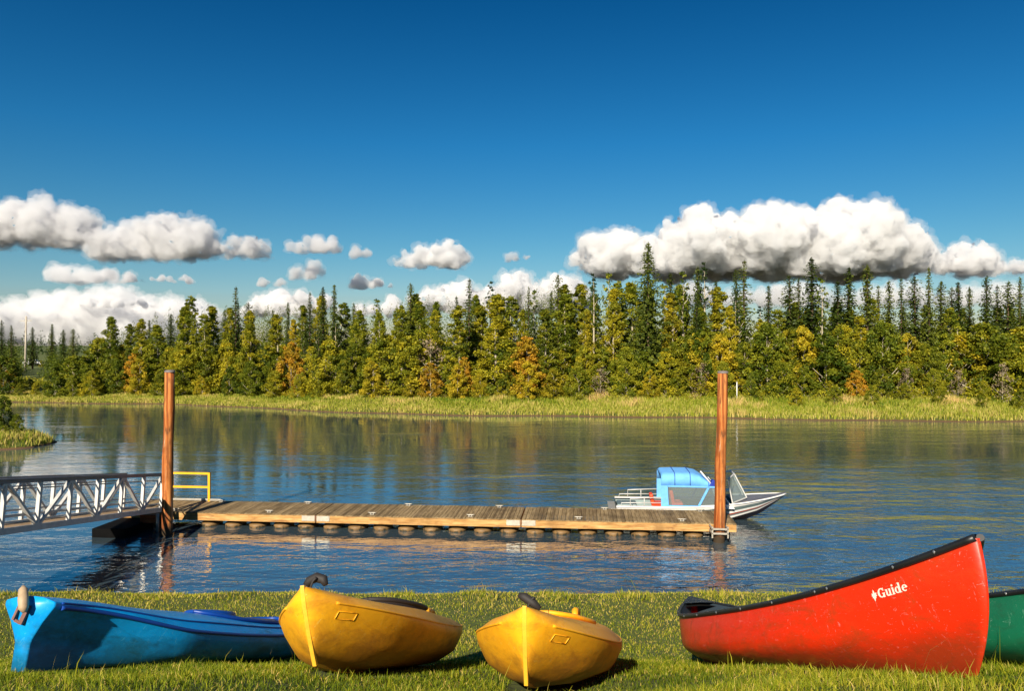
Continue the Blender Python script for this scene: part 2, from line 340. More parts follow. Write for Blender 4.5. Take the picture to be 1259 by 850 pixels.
# water: one rippled sheet
m, n, b, o = new_mat('river_water')
b.inputs['Base Color'].default_value = (0.058, 0.094, 0.120, 1); b.inputs['Roughness'].default_value = 0.03
b.inputs['IOR'].default_value = 1.6
calm = noise(n, 0.045, 4, 0.6, coord='Pos', stretch=(0.5, 1.7, 1))
r0 = noise(n, 0.30, 2, 0.5, coord='Pos', stretch=(0.30, 1.0, 1), dist=0.3)
r1 = noise(n, 0.95, 3, 0.55, coord='Pos', stretch=(0.38, 1.0, 1), dist=0.5)
r2 = noise(n, 3.4, 3, 0.6, coord='Pos', stretch=(0.55, 1.0, 1), dist=0.4)
def madd(x_, k_, y_):
    q_ = n.nodes.new('ShaderNodeMath'); q_.operation = 'MULTIPLY_ADD'; q_.inputs[1].default_value = k_; n.links.new(x_, q_.inputs[0])
    if y_ is None: q_.inputs[2].default_value = 0
    else: n.links.new(y_, q_.inputs[2])
    return q_.outputs[0]
hs_ = madd(r0, 1.6, madd(r1, 1.1, madd(r2, 0.34, None)))
amp = n.nodes.new('ShaderNodeMapRange'); amp.inputs[1].default_value = 0.38; amp.inputs[2].default_value = 0.62; amp.inputs[3].default_value = 0.30; amp.inputs[4].default_value = 1.35
n.links.new(calm, amp.inputs[0])
pg_ = n.nodes.new('ShaderNodeNewGeometry'); px_ = n.nodes.new('ShaderNodeSeparateXYZ'); n.links.new(pg_.outputs['Position'], px_.inputs[0])
cur = n.nodes.new('ShaderNodeMapRange'); cur.inputs[1].default_value = -6; cur.inputs[2].default_value = 16; cur.inputs[3].default_value = 1.0; cur.inputs[4].default_value = 2.6; n.links.new(px_.outputs['X'], cur.inputs[0])   # livelier water in the current beyond the boat
yfl = n.nodes.new('ShaderNodeMapRange'); yfl.inputs[1].default_value = 29; yfl.inputs[2].default_value = 50; yfl.inputs[3].default_value = 1.0; yfl.inputs[4].default_value = 0.30; n.links.new(px_.outputs['Y'], yfl.inputs[0])   # sheltered, calmer water under the far trees
am3 = n.nodes.new('ShaderNodeMath'); am3.operation = 'MULTIPLY'; n.links.new(cur.outputs[0], am3.inputs[0]); n.links.new(yfl.outputs[0], am3.inputs[1])
am2 = n.nodes.new('ShaderNodeMath'); am2.operation = 'MULTIPLY'; n.links.new(amp.outputs[0], am2.inputs[0]); n.links.new(am3.outputs[0], am2.inputs[1])
stk = noise(n, 0.5, 4, 0.6, coord='Pos', stretch=(0.10, 0.75, 1), dist=0.8)   # streaks of wind-ruffled water
smk = n.nodes.new('ShaderNodeMapRange'); smk.inputs[1].default_value = 0.54; smk.inputs[2].default_value = 0.66; smk.inputs[3].default_value = 1.0; smk.inputs[4].default_value = 2.4; n.links.new(stk, smk.inputs[0])
am4 = n.nodes.new('ShaderNodeMath'); am4.operation = 'MULTIPLY'; n.links.new(am2.outputs[0], am4.inputs[0]); n.links.new(smk.outputs[0], am4.inputs[1])
ds_ = n.nodes.new('ShaderNodeMath'); ds_.operation = 'MULTIPLY'; ds_.inputs[1].default_value = 0.058; n.links.new(am4.outputs[0], ds_.inputs[0])
bp_ = bump(n, b, hs_, 1.0, 0.04); n.links.new(ds_.outputs[0], bp_.inputs['Distance'])
gl_ = n.nodes.new('ShaderNodeBsdfGlossy'); gl_.inputs['Roughness'].default_value = 0.03; gl_.inputs['Color'].default_value = (.92, .88, .78, 1); n.links.new(bp_.outputs[0], gl_.inputs['Normal'])
wm = n.nodes.new('ShaderNodeMixShader'); wm.inputs[0].default_value = 0.42; n.links.new(b.outputs[0], wm.inputs[1]); n.links.new(gl_.outputs[0], wm.inputs[2]); n.links.new(wm.outputs[0], o.inputs[0])
wx, wy = axis((-2500, -100, 8), (-100, 100, 41), (100, 2500, 8)), axis((10, 130, 40), (130, 400, 8))
WX, WY = np.meshgrid(wx, wy); k = len(wx); ii = (np.arange(len(wy) - 1)[:, None] * k + np.arange(k - 1)[None]).ravel()
wt = link('river_water', np_mesh('river_water', np.stack([WX.ravel(), WY.ravel(), 0 * WX.ravel()], 1), np.stack([ii, ii + 1, ii + k + 1, ii + k], 1), m, True)); tag(wt, kind='structure')

# ------------------------------------------------------------------ boats on the bank: generic loft
def catmull(P, nper):
    P = np.asarray(P, float); Q = np.vstack([2 * P[0] - P[1], P, 2 * P[-1] - P[-2]]); o = []
    for i in range(1, len(Q) - 2):
        for t in np.arange(nper) / nper:
            a, b_, c, d = Q[i - 1], Q[i], Q[i + 1], Q[i + 2]
            o.append(0.5 * ((2 * b_) + (-a + c) * t + (2 * a - 5 * b_ + 4 * c - d) * t**2 + (-a + 3 * b_ - 3 * c + d) * t**3))
    o.append(P[-1]); return np.array(o)
def loft(sections, cap=True):
    """sections: list of (k,3) half profiles with y>=0 from keel to ridge; mirrored"""
    S_ = np.array(sections); ns, k, _ = S_.shape
    mir = S_[:, ::-1].copy(); mir[..., 1] *= -1
    closed = np.allclose(S_[:, -1, 1], 0, atol=1e-6)
    ring = np.concatenate([S_, mir[:, (1 if closed else 0):-1]], 1) if closed else np.concatenate([mir[:, :-1], S_], 1)
    kk = ring.shape[1]; V = ring.reshape(-1, 3); Fs = []
    for i in range(ns - 1):
        for j in range(kk if closed else kk - 1):
            Fs.append((i * kk + j, (i + 1) * kk + j, (i + 1) * kk + (j + 1) % kk, i * kk + (j + 1) % kk))
    if cap and closed: Fs += [tuple(range(kk)), tuple((ns - 1) * kk + j for j in reversed(range(kk)))]
    return V, Fs, kk

def bank_matrix(bow, stern, roll=0.0, lift=0.0):
    a = Vector((bow[0], bow[1], h1(*bow))); c = Vector((stern[0], stern[1], h1(*stern)))
    xax = (a - c).normalized(); yax = Vector((0, 0, 1)).cross(xax).normalized(); zax = xax.cross(yax)
    Mx = Matrix((xax, yax, zax)).transposed().to_4x4(); Mx.translation = (a + c) / 2 + zax * lift
    return Mx @ Matrix.Rotation(roll, 4, 'X'), (a - c).length
FOOT = []                                    # footprints kept free of grass
def add_foot(bow, stern, wd): FOOT.append((np.array(bow), np.array(stern), wd))

# ---- canoe
def canoe_geom(Ln, W, hc, he):
    def half(s, inset=0.0):
        a = abs(s); wd = W / 2 * (1 - a**2.3)**0.98 + 0.010 if a < 1 else 0.010
        wd = max(wd - inset, 0.004); k0 = 0.012 * a**5; hh = hc + (he - hc) * a**2.9; e_ = a**2.6
        mixf = lambda p, q: p + (q - p) * e_
        yf = [0, mixf(.34, .20), mixf(.66, .40), mixf(1.03, .66), mixf(1.05, .84), 1]
        zf = [0, mixf(.02, .12), mixf(.10, .30), mixf(.35, .52), mixf(.66, .76), 1]
        e2 = float(smooth(.6, 1, a))
        P = []
        for y_, z_ in zip(yf, zf):
            zz = k0 + inset + (hh - k0 - inset) * z_
            P.append((s * Ln / 2 - math.copysign(0.22, s) * e2 * (1 - z_)**2.4 - math.copysign(inset * 1.2, s) * e2, y_ * wd, zz))
        return catmull(P, 5)
    return half
def canoe(name, label, bow, stern, hullm, W=0.98, hc=0.350, he=0.555, text=False):
    Mx, Ln = bank_matrix(bow, stern, 0.0, -0.012); t = thing(name, label, 'canoe', mat=Mx)
    add_foot(bow, stern, W * .46)
    half = canoe_geom(Ln, W, hc, he); ss = np.concatenate([np.linspace(-1, -.8, 14), np.linspace(-.78, .78, 50), np.linspace(.8, 1, 14)])
    V, Fs, kk = loft([half(s) for s in ss])
    for o_, fl in ((0, 1), ((len(ss) - 1) * kk, 0)):   # close the stems
        for i in range(kk // 2): q_ = (o_ + i, o_ + i + 1, o_ + kk - 2 - i, o_ + kk - 1 - i); q_ = tuple(dict.fromkeys(q_)); Fs.append(q_ if fl else q_[::-1])
    hull = MB().add(V, Fs, True).build('hull', hullm, t)
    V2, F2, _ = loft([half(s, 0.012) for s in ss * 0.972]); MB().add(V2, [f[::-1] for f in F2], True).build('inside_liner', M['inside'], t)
    rims = [half(s)[-1] for s in ss]
    g = MB()
    for sg in (-1, 1): g.tube([(p[0], sg * (p[1] + 0.002), p[2] + .003) for p in rims], 0.016, 8)
    gw = g.build('gunwale', M['black'], t)
    for sg in (-1, 1):                          # deck plate at each end
        q = [s for s in np.linspace(.86, .995, 9)]; dp = MB(); Vd = []
        for s in q:
            p = half(sg * s)[-1]; Vd += [(p[0], -p[1], p[2] + .016), (p[0], 0, p[2] + .022), (p[0], p[1], p[2] + .016)]
        Fd = []
        for i in range(8):
            for j in range(2): Fd.append((i * 3 + j, (i + 1) * 3 + j, (i + 1) * 3 + j + 1, i * 3 + j + 1))
        dp.add(Vd, Fd, True); dp.add([(v[0], v[1], v[2] - .03) for v in Vd], [f[::-1] for f in Fd], True)
        dp.build('deck_plate', M['black'], t)
    for s in (-.28, .12):                       # thwarts
        p = half(s)[-1]; MB().box((p[0], 0, p[2] - .012), (.05, 2 * p[1] - .02, .022), bev=.006).build('thwart', M['deck'], t)
    for s in (-.58, .48):                       # seats hung from the gunwales
        p = half(s)[-1]; p2 = half(s + .05)[-1]; sb = MB()
        sb.box((p[0], 0, p[2] - .075), (.26, 2 * p[1] - .07, .03), bev=.01)
        for a in (-1, 1):
            for q in (-.09, .09): sb.tube([(p[0] + q, a * (p[1] - .06), p[2] - .06), (p[0] + q, a * (p[1] - .035), p[2] + .0)], .006, 6)
        sb.build('seat', M['black'], t)
    for s in (.93, .84, .66, .62, .45, .28, .1, -.1, -.3, -.5, -.7, -.86):
        for sg in (-1, 1):
            rv = MB(); p = half(s)[-1]; rv.lathe([(0.0001, .004), (.006, .003), (.008, 0)], (0, 0, 0), 8)
            k = 24
            for i in range(len(rv.v) - k, len(rv.v)):
                v = rv.v[i]; rv.v[i] = (p[0] + v[0], sg * (p[1] + .018 + v[2]), p[2] + v[1] + .002)
            rv.build('rivet', M['rivet'], gw)
    if text:
        bm = bmesh.new(); bm.from_mesh(hull.data); bvh = BVHTree.FromBMesh(bm); bm.free()
        lm = MB(); lay = [0]
        def put(poly, x0, z0, sc, slope):
            lay[0] += 1; P = []
            for (u, v) in poly:
                px = x0 + u * sc; pz = z0 + u * sc * slope + v * sc
                hit = bvh.ray_cast(Vector((px, -2, pz)), Vector((0, 1, 0)))
                P.append((px, (hit[0].y if hit[0] else -.3) - .0018 - .00012 * lay[0], pz))
            return P
        def ribbon(cen, wd, *a):
            cen = np.array(cen, float); d = np.gradient(cen, axis=0); nn = np.stack([-d[:, 1], d[:, 0]], 1); nn /= np.linalg.norm(nn, axis=1)[:, None] + 1e-9
            wd = np.broadcast_to(wd, len(cen))[:, None] / 2; l_, r_ = put(cen + nn * wd, *a), None; lay[0] -= 1; r_ = put(cen - nn * wd, *a)
            k_ = len(cen); lm.add(l_ + r_, [(i, k_ + i, k_ + i + 1, i + 1) for i in range(k_ - 1)])
        def line(p, q, wd, *a): ribbon(np.linspace(p, q, 6), wd, *a)
        def arc(c, r, a0, a1, thick, thin, *a):
            tt = np.radians(np.linspace(a0, a1, 28)); ribbon(np.stack([c[0] + r[0] * np.cos(tt), c[1] + r[1] * np.sin(tt)], 1), thin + (thick - thin) * np.cos(tt)**2, *a)
        def word(x0, z0, sc, slope):
            A = lambda dx: (x0 + dx * sc, z0 + dx * sc * slope, sc, slope)
            q = A(0); arc((.42, .5), (.32, .43), 48, 330, .24, .11, *q); line((.70, .0), (.70, .42), .20, *q); line((.50, .42), (.86, .42), .08, *q); line((.70, .66), (.70, .97), .09, *q)
            q = A(.93); line((.17, .2), (.17, .70), .2, *q); line((.55, .0), (.55, .70), .2, *q); arc((.34, .22), (.17, .17), 180, 330, .2, .12, *q); line((.0, .67), (.2, .67), .07, *q); line((.38, .67), (.56, .67), .07, *q); line((.55, .035), (.74, .035), .07, *q)
            q = A(1.72); line((.17, .03), (.17, .70), .2, *q); line((0, .67), (.2, .67), .07, *q); line((0, .035), (.34, .035), .07, *q); arc((.17, .92), (.055, .055), 0, 360, .12, .12, *q)
            q = A(2.10); arc((.32, .34), (.21, .29), 0, 360, .21, .09, *q); line((.58, .0), (.58, 1.02), .2, *q); line((.40, .99), (.6, .99), .07, *q); line((.58, .035), (.78, .035), .07, *q)
            q = A(2.94); arc((.33, .34), (.22, .29), 0, 310, .21, .10, *q); line((.15, .38), (.56, .38), .08, *q)
            q = A(-.72)                        # small spiky leaf mark before the word
            for an, ln in ((92, .62), (35, .42), (-12, .36), (-60, .36), (-95, .62), (-135, .36), (178, .34), (140, .38)):
                aa = math.radians(an); tt = np.linspace(0, 1, 5)[:, None]
                ribbon(np.array([.28, .42]) + tt * np.array([math.cos(aa), math.sin(aa)]) * ln, np.array([.06, .2, .22, .13, .015]), *q)
        word(text[0], text[1], text[2], text[3])
        lm.build('lettering', M['lettering'], hull)
    return t
canoe('canoe', 'red canoe with black gunwales and white Guide lettering lying on the grass', (1.915, 2.96), (1.66, 6.93), M['red'], text=(1.67, .350, .041, .17))
canoe('canoe', 'dark green scratched canoe mostly hidden behind the bow of the red canoe', (3.50, 2.95), (3.05, 6.8), M['green'], hc=0.43, he=0.63)

# ---- recreational kayaks
def kayak_sections(Ln, W, blue=False):
    def ctrl(s):
        a = abs(s); wd = W / 2 * max(1 - a**2.4, 0)**0.68 + 0.013; e_ = a**2.2
        k0 = 0.045 * a**4 if not blue else 0.05 * a**3
        gz = 0.215 + 0.10 * a**2.2; dz = 0.315 + (0.065 if s > 0 else 0.03) * a**1.6 + (.02 * math.exp(-((s - .25) / .3)**2))
        mf = lambda p, q: p + (q - p) * e_
        P = [(0, 0), (mf(.50, .24), mf(.05, .20)), (mf(.86, .52), mf(.32, .46)), (mf(1.0, .86), mf(.78, .80)), (1.0, 1.0)]
        pts = [(y * wd, k0 + (gz - k0) * z) for y, z in P]
        pts += [(wd * mf(.80, .72), gz + (dz - gz) * mf(.62, .5)), (wd * .36, gz + (dz - gz) * .90), (0, dz)]
        if blue and s > .30:
            q = float(smooth(.42, 1.0, s)); wide = 0.150 + .10 * (1 - q)
            fin = [(0, .0), (.036, .004), (.044, .15), (wide * .62, .245), (wide, .325), (wide * .985, .352), (wide * .5, .372), (0, .378)]
            pts = [(p[0] + (f_[0] - p[0]) * q, p[1] + (f_[1] - p[1]) * q) for p, f_ in zip(pts, fin)]
        return pts
    def sec(s):
        e2 = float(smooth(.55, 1, abs(s))); top = .38
        rake = 0.0 if (blue and s > 0) else 0.20
        if blue and s > 0: rake = 0.03
        P = [(s * Ln / 2 - math.copysign(rake, s) * e2 * max(1 - z / top, 0)**1.3, y, z) for y, z in ctrl(s)]
        q = catmull(P, 5); P = np.array(P); tt_ = np.linspace(0, len(P) - 1, len(q)); lin = np.stack([np.interp(tt_, np.arange(len(P)), P[:, k_]) for k_ in range(3)], 1)
        return q * .35 + lin * .65
    return sec
def kayak(label, bow, stern, hullm, stripm, roll=0.0, blue=False, cap=False):
    Mx, Ln = bank_matrix(bow, stern, roll, 0.004); t = thing('kayak', label, 'kayak', mat=Mx)
    W = .77 if not blue else .74; add_foot(bow, stern, W * .42)
    sec = kayak_sections(Ln, W, blue); ss = np.concatenate([np.linspace(-1, -.86, 12), np.linspace(-.84, .84, 85), np.linspace(.86, 1, 14)])
    secs = [sec(s) for s in ss]; V, Fs, kk = loft(secs)
    cx, ca, cb = (.02, .42, .235) if not blue else (-.25, .55, .24)   # cockpit opening
    gz = lambda x_: np.interp(x_, [q[-1][0] for q in secs], [q[-1][2] for q in secs])
    keep = []
    for f_ in Fs:
        c = np.mean([V[i] for i in f_], axis=0)
        if ((c[0] - cx) / (ca - .015))**2 + (c[1] / (cb - .015))**2 < 1 and c[2] > .22: continue
        keep.append(f_)
    hull = MB().add(V, keep, True).build('hull', hullm, t)
    # cockpit rim on the deck surface
    bm = bmesh.new(); bm.from_mesh(MB().add(V, Fs).mesh('tmp', hullm)); bvh = BVHTree.FromBMesh(bm); bm.free()
    def top(x_, y_):
        h_ = bvh.ray_cast(Vector((x_, y_, 2)), Vector((0, 0, -1))); return h_[0].z if h_[0] else .3
    def side(x_, z_, sg):
        h_ = bvh.ray_cast(Vector((x_, sg * 2, z_)), Vector((0, -sg, 0))); return h_[0].y if h_[0] else 0
    tt = np.linspace(0, 2 * np.pi, 49)
    rim = [(cx + ca * math.cos(a), cb * math.sin(a), max(top(cx + ca * math.cos(a), cb * math.sin(a)), .27) + (.040 if cap else .014)) for a in tt]
    r = MB(); r.tube(rim, .013, 8, False)
    low = [(p[0] * 1.0, p[1], p[2] - .05) for p in rim]; k_ = len(rim)
    r.add(rim + low, [(i, i + 1, k_ + i + 1, k_ + i) for i in range(k_ - 1)], True)
    r.build('cockpit_rim', M['rubber'] if cap else (hullm if not blue else M['blue_dark']), t)
    st = MB(); bz = top(cx - .2, 0)
    st.box((cx - .27, 0, bz - .035), (.05, .34, .09), ry=-.30, bev=.022); st.box((cx - .05, 0, .10), (.42, .38, .05), bev=.02)
    st.build('seat', M['rubber'], t)
    if not blue:
        # proud keel strip up the stem
        cl = [sec(s)[0] for s in np.linspace(.35, 1.0, 24)]
        tip = sec(1.0); nt_ = len(tip); line_ = [Vector(p) for p in cl] + [Vector((tip[i][0], 0, tip[i][2])) for i in range(4, nt_)]
        vv = []; fs = []
        for i, p in enumerate(line_):
            d = (line_[min(i + 1, len(line_) - 1)] - line_[max(i - 1, 0)]).normalized(); nrm = Vector((d.z, 0, -d.x))
            wv = .0095 - .003 * abs(i / len(line_) - .75)
            for y_, off in ((-wv - .003, -.012), (-wv, .0015), (wv, .0015), (wv + .003, -.012)): vv.append((p.x + nrm.x * off, y_, p.z + nrm.z * off))
        for i in range(len(line_) - 1):
            for j in range(3): fs.append((i * 4 + j, i * 4 + j + 1, (i + 1) * 4 + j + 1, (i + 1) * 4 + j))
        MB().add(vv, fs, False).build('keel_strip', stripm, hull)
        # raised name-plate recess near the bow, both sides
        for sg in (1,):
            fr = MB(); x0, x1, z0, z1 = Ln / 2 - .25, Ln / 2 - .15, .225, .255
            P = [(x0, z0), (x1, z0 + .01), (x1, z1 + .01), (x0, z1), (x0, z0)]
            fr.tube([(a, side(a, b_, sg) + sg * .002, b_) for (a0, b0), (a1, b1) in zip(P[:-1], P[1:]) for a, b_ in [(a0 + (a1 - a0) * q, b0 + (b1 - b0) * q) for q in (0, .33, .66)]] + [(x0, side(x0, z0, sg) + sg * .002, z0)], .0022, 6)
            fr.build('plate_recess', hullm, hull)
        # deck rim line along both sides
        for sg in (-1, 1):
            MB().tube([(q[20][0], sg * (q[20][1] - .002), q[20][2]) for q in secs[8:-6]], .007, 6).build('seam', hullm, hull)
        # carry toggle at the bow: cord and fat grip
        bx_ = Ln / 2 - .05; z_ = top(bx_ - .04, 0)
        tg = MB(); tg.tube([(bx_ - .05, 0, z_ - .005), (bx_ - .06, .01, z_ + .03), (bx_ - .05, .03, z_ + .045)], .006, 6)
        tog = tg.build('carry_toggle', M['rubber'], t)
        if cap: MB().tube([(bx_ - .10, -.035, z_ + .020), (bx_ - .10, -.02, z_ + .040), (bx_ - .09, .02, z_ + .050), (bx_ - .08, .055, z_ + .036), (bx_ - .08, .065, z_ + .01)], [.016, .02, .023, .022, .012], 10).build('grip', M['rubber'], tog)
        else: MB().tube([(bx_ - .07, .055, z_ - .004), (bx_ - .07, .02, z_ + .022), (bx_ - .07, -.02, z_ + .045), (bx_ - .07, -.045, z_ + .052)], [.012, .021, .021, .012], 10).build('grip', M['rubber'], tog)
        # moulded hand hold at the stern
        hx = -Ln / 2 + .42; hz = top(hx, 0)
        hh = MB(); hh.tube([(hx + .16, .05, hz - .01), (hx + .12, .05, hz + .045), (hx - .03, .05, hz + .05), (hx - .10, .05, hz + .045), (hx - .14, .05, hz - .02)], [.02, .024, .02, .022, .02], 10)
        hh.box((hx + .06, .05, hz + .015), (.05, .05, .06), bev=.01); hh.build('hand_hold', hullm, t)
        if cap: MB().tube([(-Ln / 2 + .05, -.05, .31), (-Ln / 2 + .0, -.0, .335), (-Ln / 2 + .05, .06, .31)], [.02, .03, .02], 8).build('worn_tip', M['galv'], t)
    else:
        for sg in (-1, 1):
            MB().tube([(q[20][0], sg * (q[20][1] + .002), q[20][2]) for q in secs[6:-3]], .012, 8).build('seam', M['blue_dark'], hull)
            MB().tube([(q[24][0], sg * q[24][1], q[24][2] + .002) for q in secs[6:-3]], .006, 6).build('groove', M['blue_dark'], hull)
        hx = -.10; hz = top(hx, .1)
        MB().lathe([(.0001, .045), (.10, .04), (.125, .03), (.13, .0), (.13, -.04)], (.05, 0, top(.05, 0)), 24, (1.35, 1)).build('hatch_cover', M['blue_dark'], t)
        # rusty bracket bolted to the flat end, with a worn grip bar across it
        ex = Ln / 2 + .002; br = MB()
        br.bar((ex, -.052, .34), (ex + .012, -.062, .255), .014, .012, (1, 0, 0)); br.bar((ex, .004, .33), (ex + .012, -.012, .235), .024, .012, (1, 0, 0)); br.bar((ex + .004, -.06, .255), (ex + .004, -.01, .24), .014, .010, (1, 0, 0))
        bk = br.build('bracket', M['rust'], t)
        MB().tube([(ex + .02, -.045, .425), (ex + .03, -.03, .405), (ex + .045, .0, .36), (ex + .05, .022, .315), (ex + .045, .03, .295)], [.006, .022, .026, .024, .010], 12).build('grip_bar', M['grip'], bk)
    return t
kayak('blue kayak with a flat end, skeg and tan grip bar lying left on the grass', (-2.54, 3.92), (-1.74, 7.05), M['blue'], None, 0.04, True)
kayak('yellow kayak leaning on its side with a black grip, beside the blue kayak', (-0.895, 3.28), (-0.60, 6.13), M['yellow'], M['yellow_strip'], 0.13, cap=True)
kayak('yellow kayak sitting upright pointing at the viewer, between kayak and red canoe', (0.035, 3.26), (0.47, 6.0), M['yellow'], M['yellow_strip'], 0.0)

# ------------------------------------------------------------------ floating dock
DA = math.atan2(27.80 - 30.0, 8.08 + 15.2)
dock = thing('floating_dock', 'long wooden floating dock on tan floats, three sections with cleats', 'dock', (-15.2, 30.0, 0), DA)
DL = 23.4; SEC = DL / 3; DW = 2.15; ZT = .58
for i in range(3):
    x0 = i * SEC + .02; x1 = (i + 1) * SEC - .02
    pl = MB(); nb = int((x1 - x0) / .145); wdt = (x1 - x0) / nb
    for j in range(nb):
        pl.box((x0 + (j + .5) * wdt, DW / 2 + random.uniform(-.008, .008), ZT - .02 + random.uniform(-.003, .003)), (wdt - .012, DW + .03, .04), bev=.004)
    pl.build('deck', M['deck'], dock)
    fs = MB()
    for yy in (0.02, DW - .02): fs.box(((x0 + x1) / 2, yy, .415), (x1 - x0, .045, .285), bev=.006)
    for xx in (x0 + .03, x1 - .03): fs.box((xx, DW / 2, .41), (.045, DW - .09, .27), bev=.006)
    for xx in np.linspace(x0 + 1, x1 - 1, 6): fs.box((xx, DW / 2, .44), (.045, DW - .09, .2))
    fs.build('fascia', M['fascia'], dock)
    for j in range(8):
        cx_ = x0 + (j + .5) * (x1 - x0) / 8
        if cx_ < 3.2: continue
        fl = MB(); prof = [(.0001, -.25), (.30, -.24), (.355, -.16), (.362, .02), (.375, .07), (.35, .125), (.27, .165), (.12, .175), (.12, .262), (.0001, .262)]
        fl.lathe(prof, (cx_, DW * .28, 0), 22, (1, 1.4)); fl.build('float', M['float'], dock)
    for xx, yy in ((x0 + 2.1, .22), (x1 - 1.9, .22), (x0 + 3.1, DW - .2), (x1 - 1.0, DW - .2)):
        c = MB(); c.box((xx, yy, ZT + .01), (.16, .06, .015)); c.box((xx - .05, yy, ZT + .04), (.03, .03, .06)); c.box((xx + .05, yy, ZT + .04), (.03, .03, .06))
        c.tube([(xx - .16, yy, ZT + .085), (xx - .10, yy, ZT + .075), (xx + .10, yy, ZT + .075), (xx + .16, yy, ZT + .085)], [.012, .02, .02, .012], 8)
        c.build('cleat', M['galv'], dock)
for i in (1, 2):
    for sg in (-1, 1): MB().box((i * SEC + sg * .29, -.012, .44), (.50, .016, .20), bev=.003).build('joint_plate', M['galv'], dock)
    MB().tube([(i * SEC, -.02, .30), (i * SEC, -.02, .56)], .02, 8).build('hinge_pin', M['rust'], dock)
# landing frame beside the left pile
lf = MB(); lf.box((1.75, -.72, .45), (1.0, .05, .30), bev=.006); lf.box((1.28, -.36, .45), (.05, .70, .30)); lf.build('landing_beam', M['fascia_red'], dock)
lp = MB()
for j in range(4): lp.box((1.38 + j * .10, -.36, .57), (.09, .70, .03))
lp.build('landing_board', M['deck'], dock)
MB().box((.72, -.95, .02), (1.30, 1.85, .62), bev=.04).build('landing_float', M['float_black'], dock)
MB().tube([(1.96, -.78, .66), (1.96, -.78, .0)], .06, 10).build('guide_post', M['galv'], dock)
# pile hoops
def hoop(px_, py_):
    h_ = MB()
    for dz in (0.36, .52):
        h_.bar((px_ - .27, 0.0, dz), (px_ - .27, py_ - .27, dz), .05, .05); h_.bar((px_ + .27, 0.0, dz), (px_ + .27, py_ - .27, dz), .05, .05); h_.bar((px_ - .295, py_ - .27, dz), (px_ + .295, py_ - .27, dz), .05, .06)
    for xx in (-.27, .27): h_.bar((px_ + xx, py_ - .27, .20), (px_ + xx, py_ - .27, .60), .05, .05, (0, 1, 0))
    h_.build('pile_hoop', M['galv'], dock)
# yellow guard rail on the far edge
yr = MB()
for xx in (.95, 2.55): yr.bar((xx, DW - .08, ZT), (xx, DW - .08, ZT + 1.18), .09, .09, (0, 1, 0))
yr.bar((.905, DW - .08, ZT + 1.14), (2.595, DW - .08, ZT + 1.14), .08, .08); yr.bar((.95, DW - .08, ZT + .58), (2.55, DW - .08, ZT + .58), .08, .08)
yr.build('guard_rail', M['rail_yellow'], dock)
MB().box((1.9, DW - .08, ZT + .06), (2.3, .09, .08), bev=.01).build('toe_rail', M['galv'], dock)

def pile(label, x, y, lean, r=.185):
    t = thing('mooring_pile', label, 'mooring pile', (x, y, 0)); Hh = 6.05
    p = MB(); zz = np.linspace(-2.3, Hh, 14)
    p.tube([(lean * z_ + .012 * math.sin(z_ * 1.7), 0, z_) for z_ in zz], [r * (1.08 - .02 * z_ + .03 * math.sin(z_ * 3) + .02 * math.sin(z_ * 7 + x)) for z_ in zz], 18); p.build('shaft', M['pile'], t)
    c = MB(); c.lathe([(.0001, .05), (r * .8, .045), (r * 1.0, .02), (r * 1.0, -.04)], (lean * Hh, 0, Hh), 18); c.build('cap', M['pile_top'], t)
    return t
pile('tall reddish wooden pile at the gangway end of the dock', -12.72, 28.45, .020)
pile('tall orange-brown wooden pile in front of the moored motorboat', 7.36, 27.50, .024)
inv = (Matrix.Translation((-15.2, 30.0, 0)) @ Matrix.Rotation(DA, 4, 'Z')).inverted()
q = inv @ Vector((7.36, 27.5, 0)); hoop(q.x, q.y)

# ------------------------------------------------------------------ gangway
G1 = Vector((-13.42, 29.55, .72)); G0 = Vector((-13.62, 11.3, .72 + .147 * 18.25))
gl = (G1 - G0).length; gx = (G1 - G0).normalized(); gyv = Vector((0, 0, 1)).cross(gx).normalized(); gz_ = gx.cross(gyv)
Mg = Matrix((gx, gyv, gz_)).transposed().to_4x4(); Mg.translation = G0
gang = thing('gangway', 'aluminium truss gangway with board walkway sloping down to the dock', 'gangway', mat=Mg)
GW, GH, NP = 1.45, 1.32, 12; st_ = gl / NP
for y_ in (0, GW):
    tr_ = MB(); tr_.bar((0, y_, GH), (gl, y_, GH), .11, .12); tr_.build('top_chord', M['alu_dark'], gang)
    MB().bar((0, y_, 0), (gl, y_, 0), .11, .17).build('bottom_chord', M['alu'], gang)
    off = -.02 if y_ == 0 else .02
    MB().box((gl * .41, y_ + off * 2, GH + .055), (gl * .80, .16, .035), bev=.008).build('hand_rail', M['alu_dark'], gang)
    for zz_ in (.22, .40): MB().bar((0, y_ + (.06 if y_ == 0 else -.06), zz_), (gl, y_ + (.06 if y_ == 0 else -.06), zz_), .03, .05).build('kick_rail', M['alu'], gang)
    MB().bar((0, y_ + (.06 if y_ == 0 else -.06), GH - .22), (gl, y_ + (.06 if y_ == 0 else -.06), GH - .22), .035, .035).build('grab_rail', M['alu_dark'], gang)
    for i in range(NP + 1):
        xx = min(max(i * st_, .04), gl - .04); MB().bar((xx, y_, .065), (xx, y_, GH - .045), .10, .10, (1, 0, 0)).build('post', M['alu'], gang)
    for i in range(NP):
        a, c = ((i * st_ + .06, .07), ((i + 1) * st_ - .06, GH - .05)) if (NP - i) % 2 == 1 else ((i * st_ + .06, GH - .05), ((i + 1) * st_ - .06, .07))
        MB().bar((a[0], y_, a[1]), (c[0], y_, c[1]), .08, .105, (0, 1, 0)).build('brace', M['alu'], gang)
wk = MB(); nb = int(gl / .15)
for j in range(nb): wk.box(((j + .5) * gl / nb, GW / 2, .07), (gl / nb - .012, GW - .11, .04))
wk.build('walkway', M['walk'], gang)
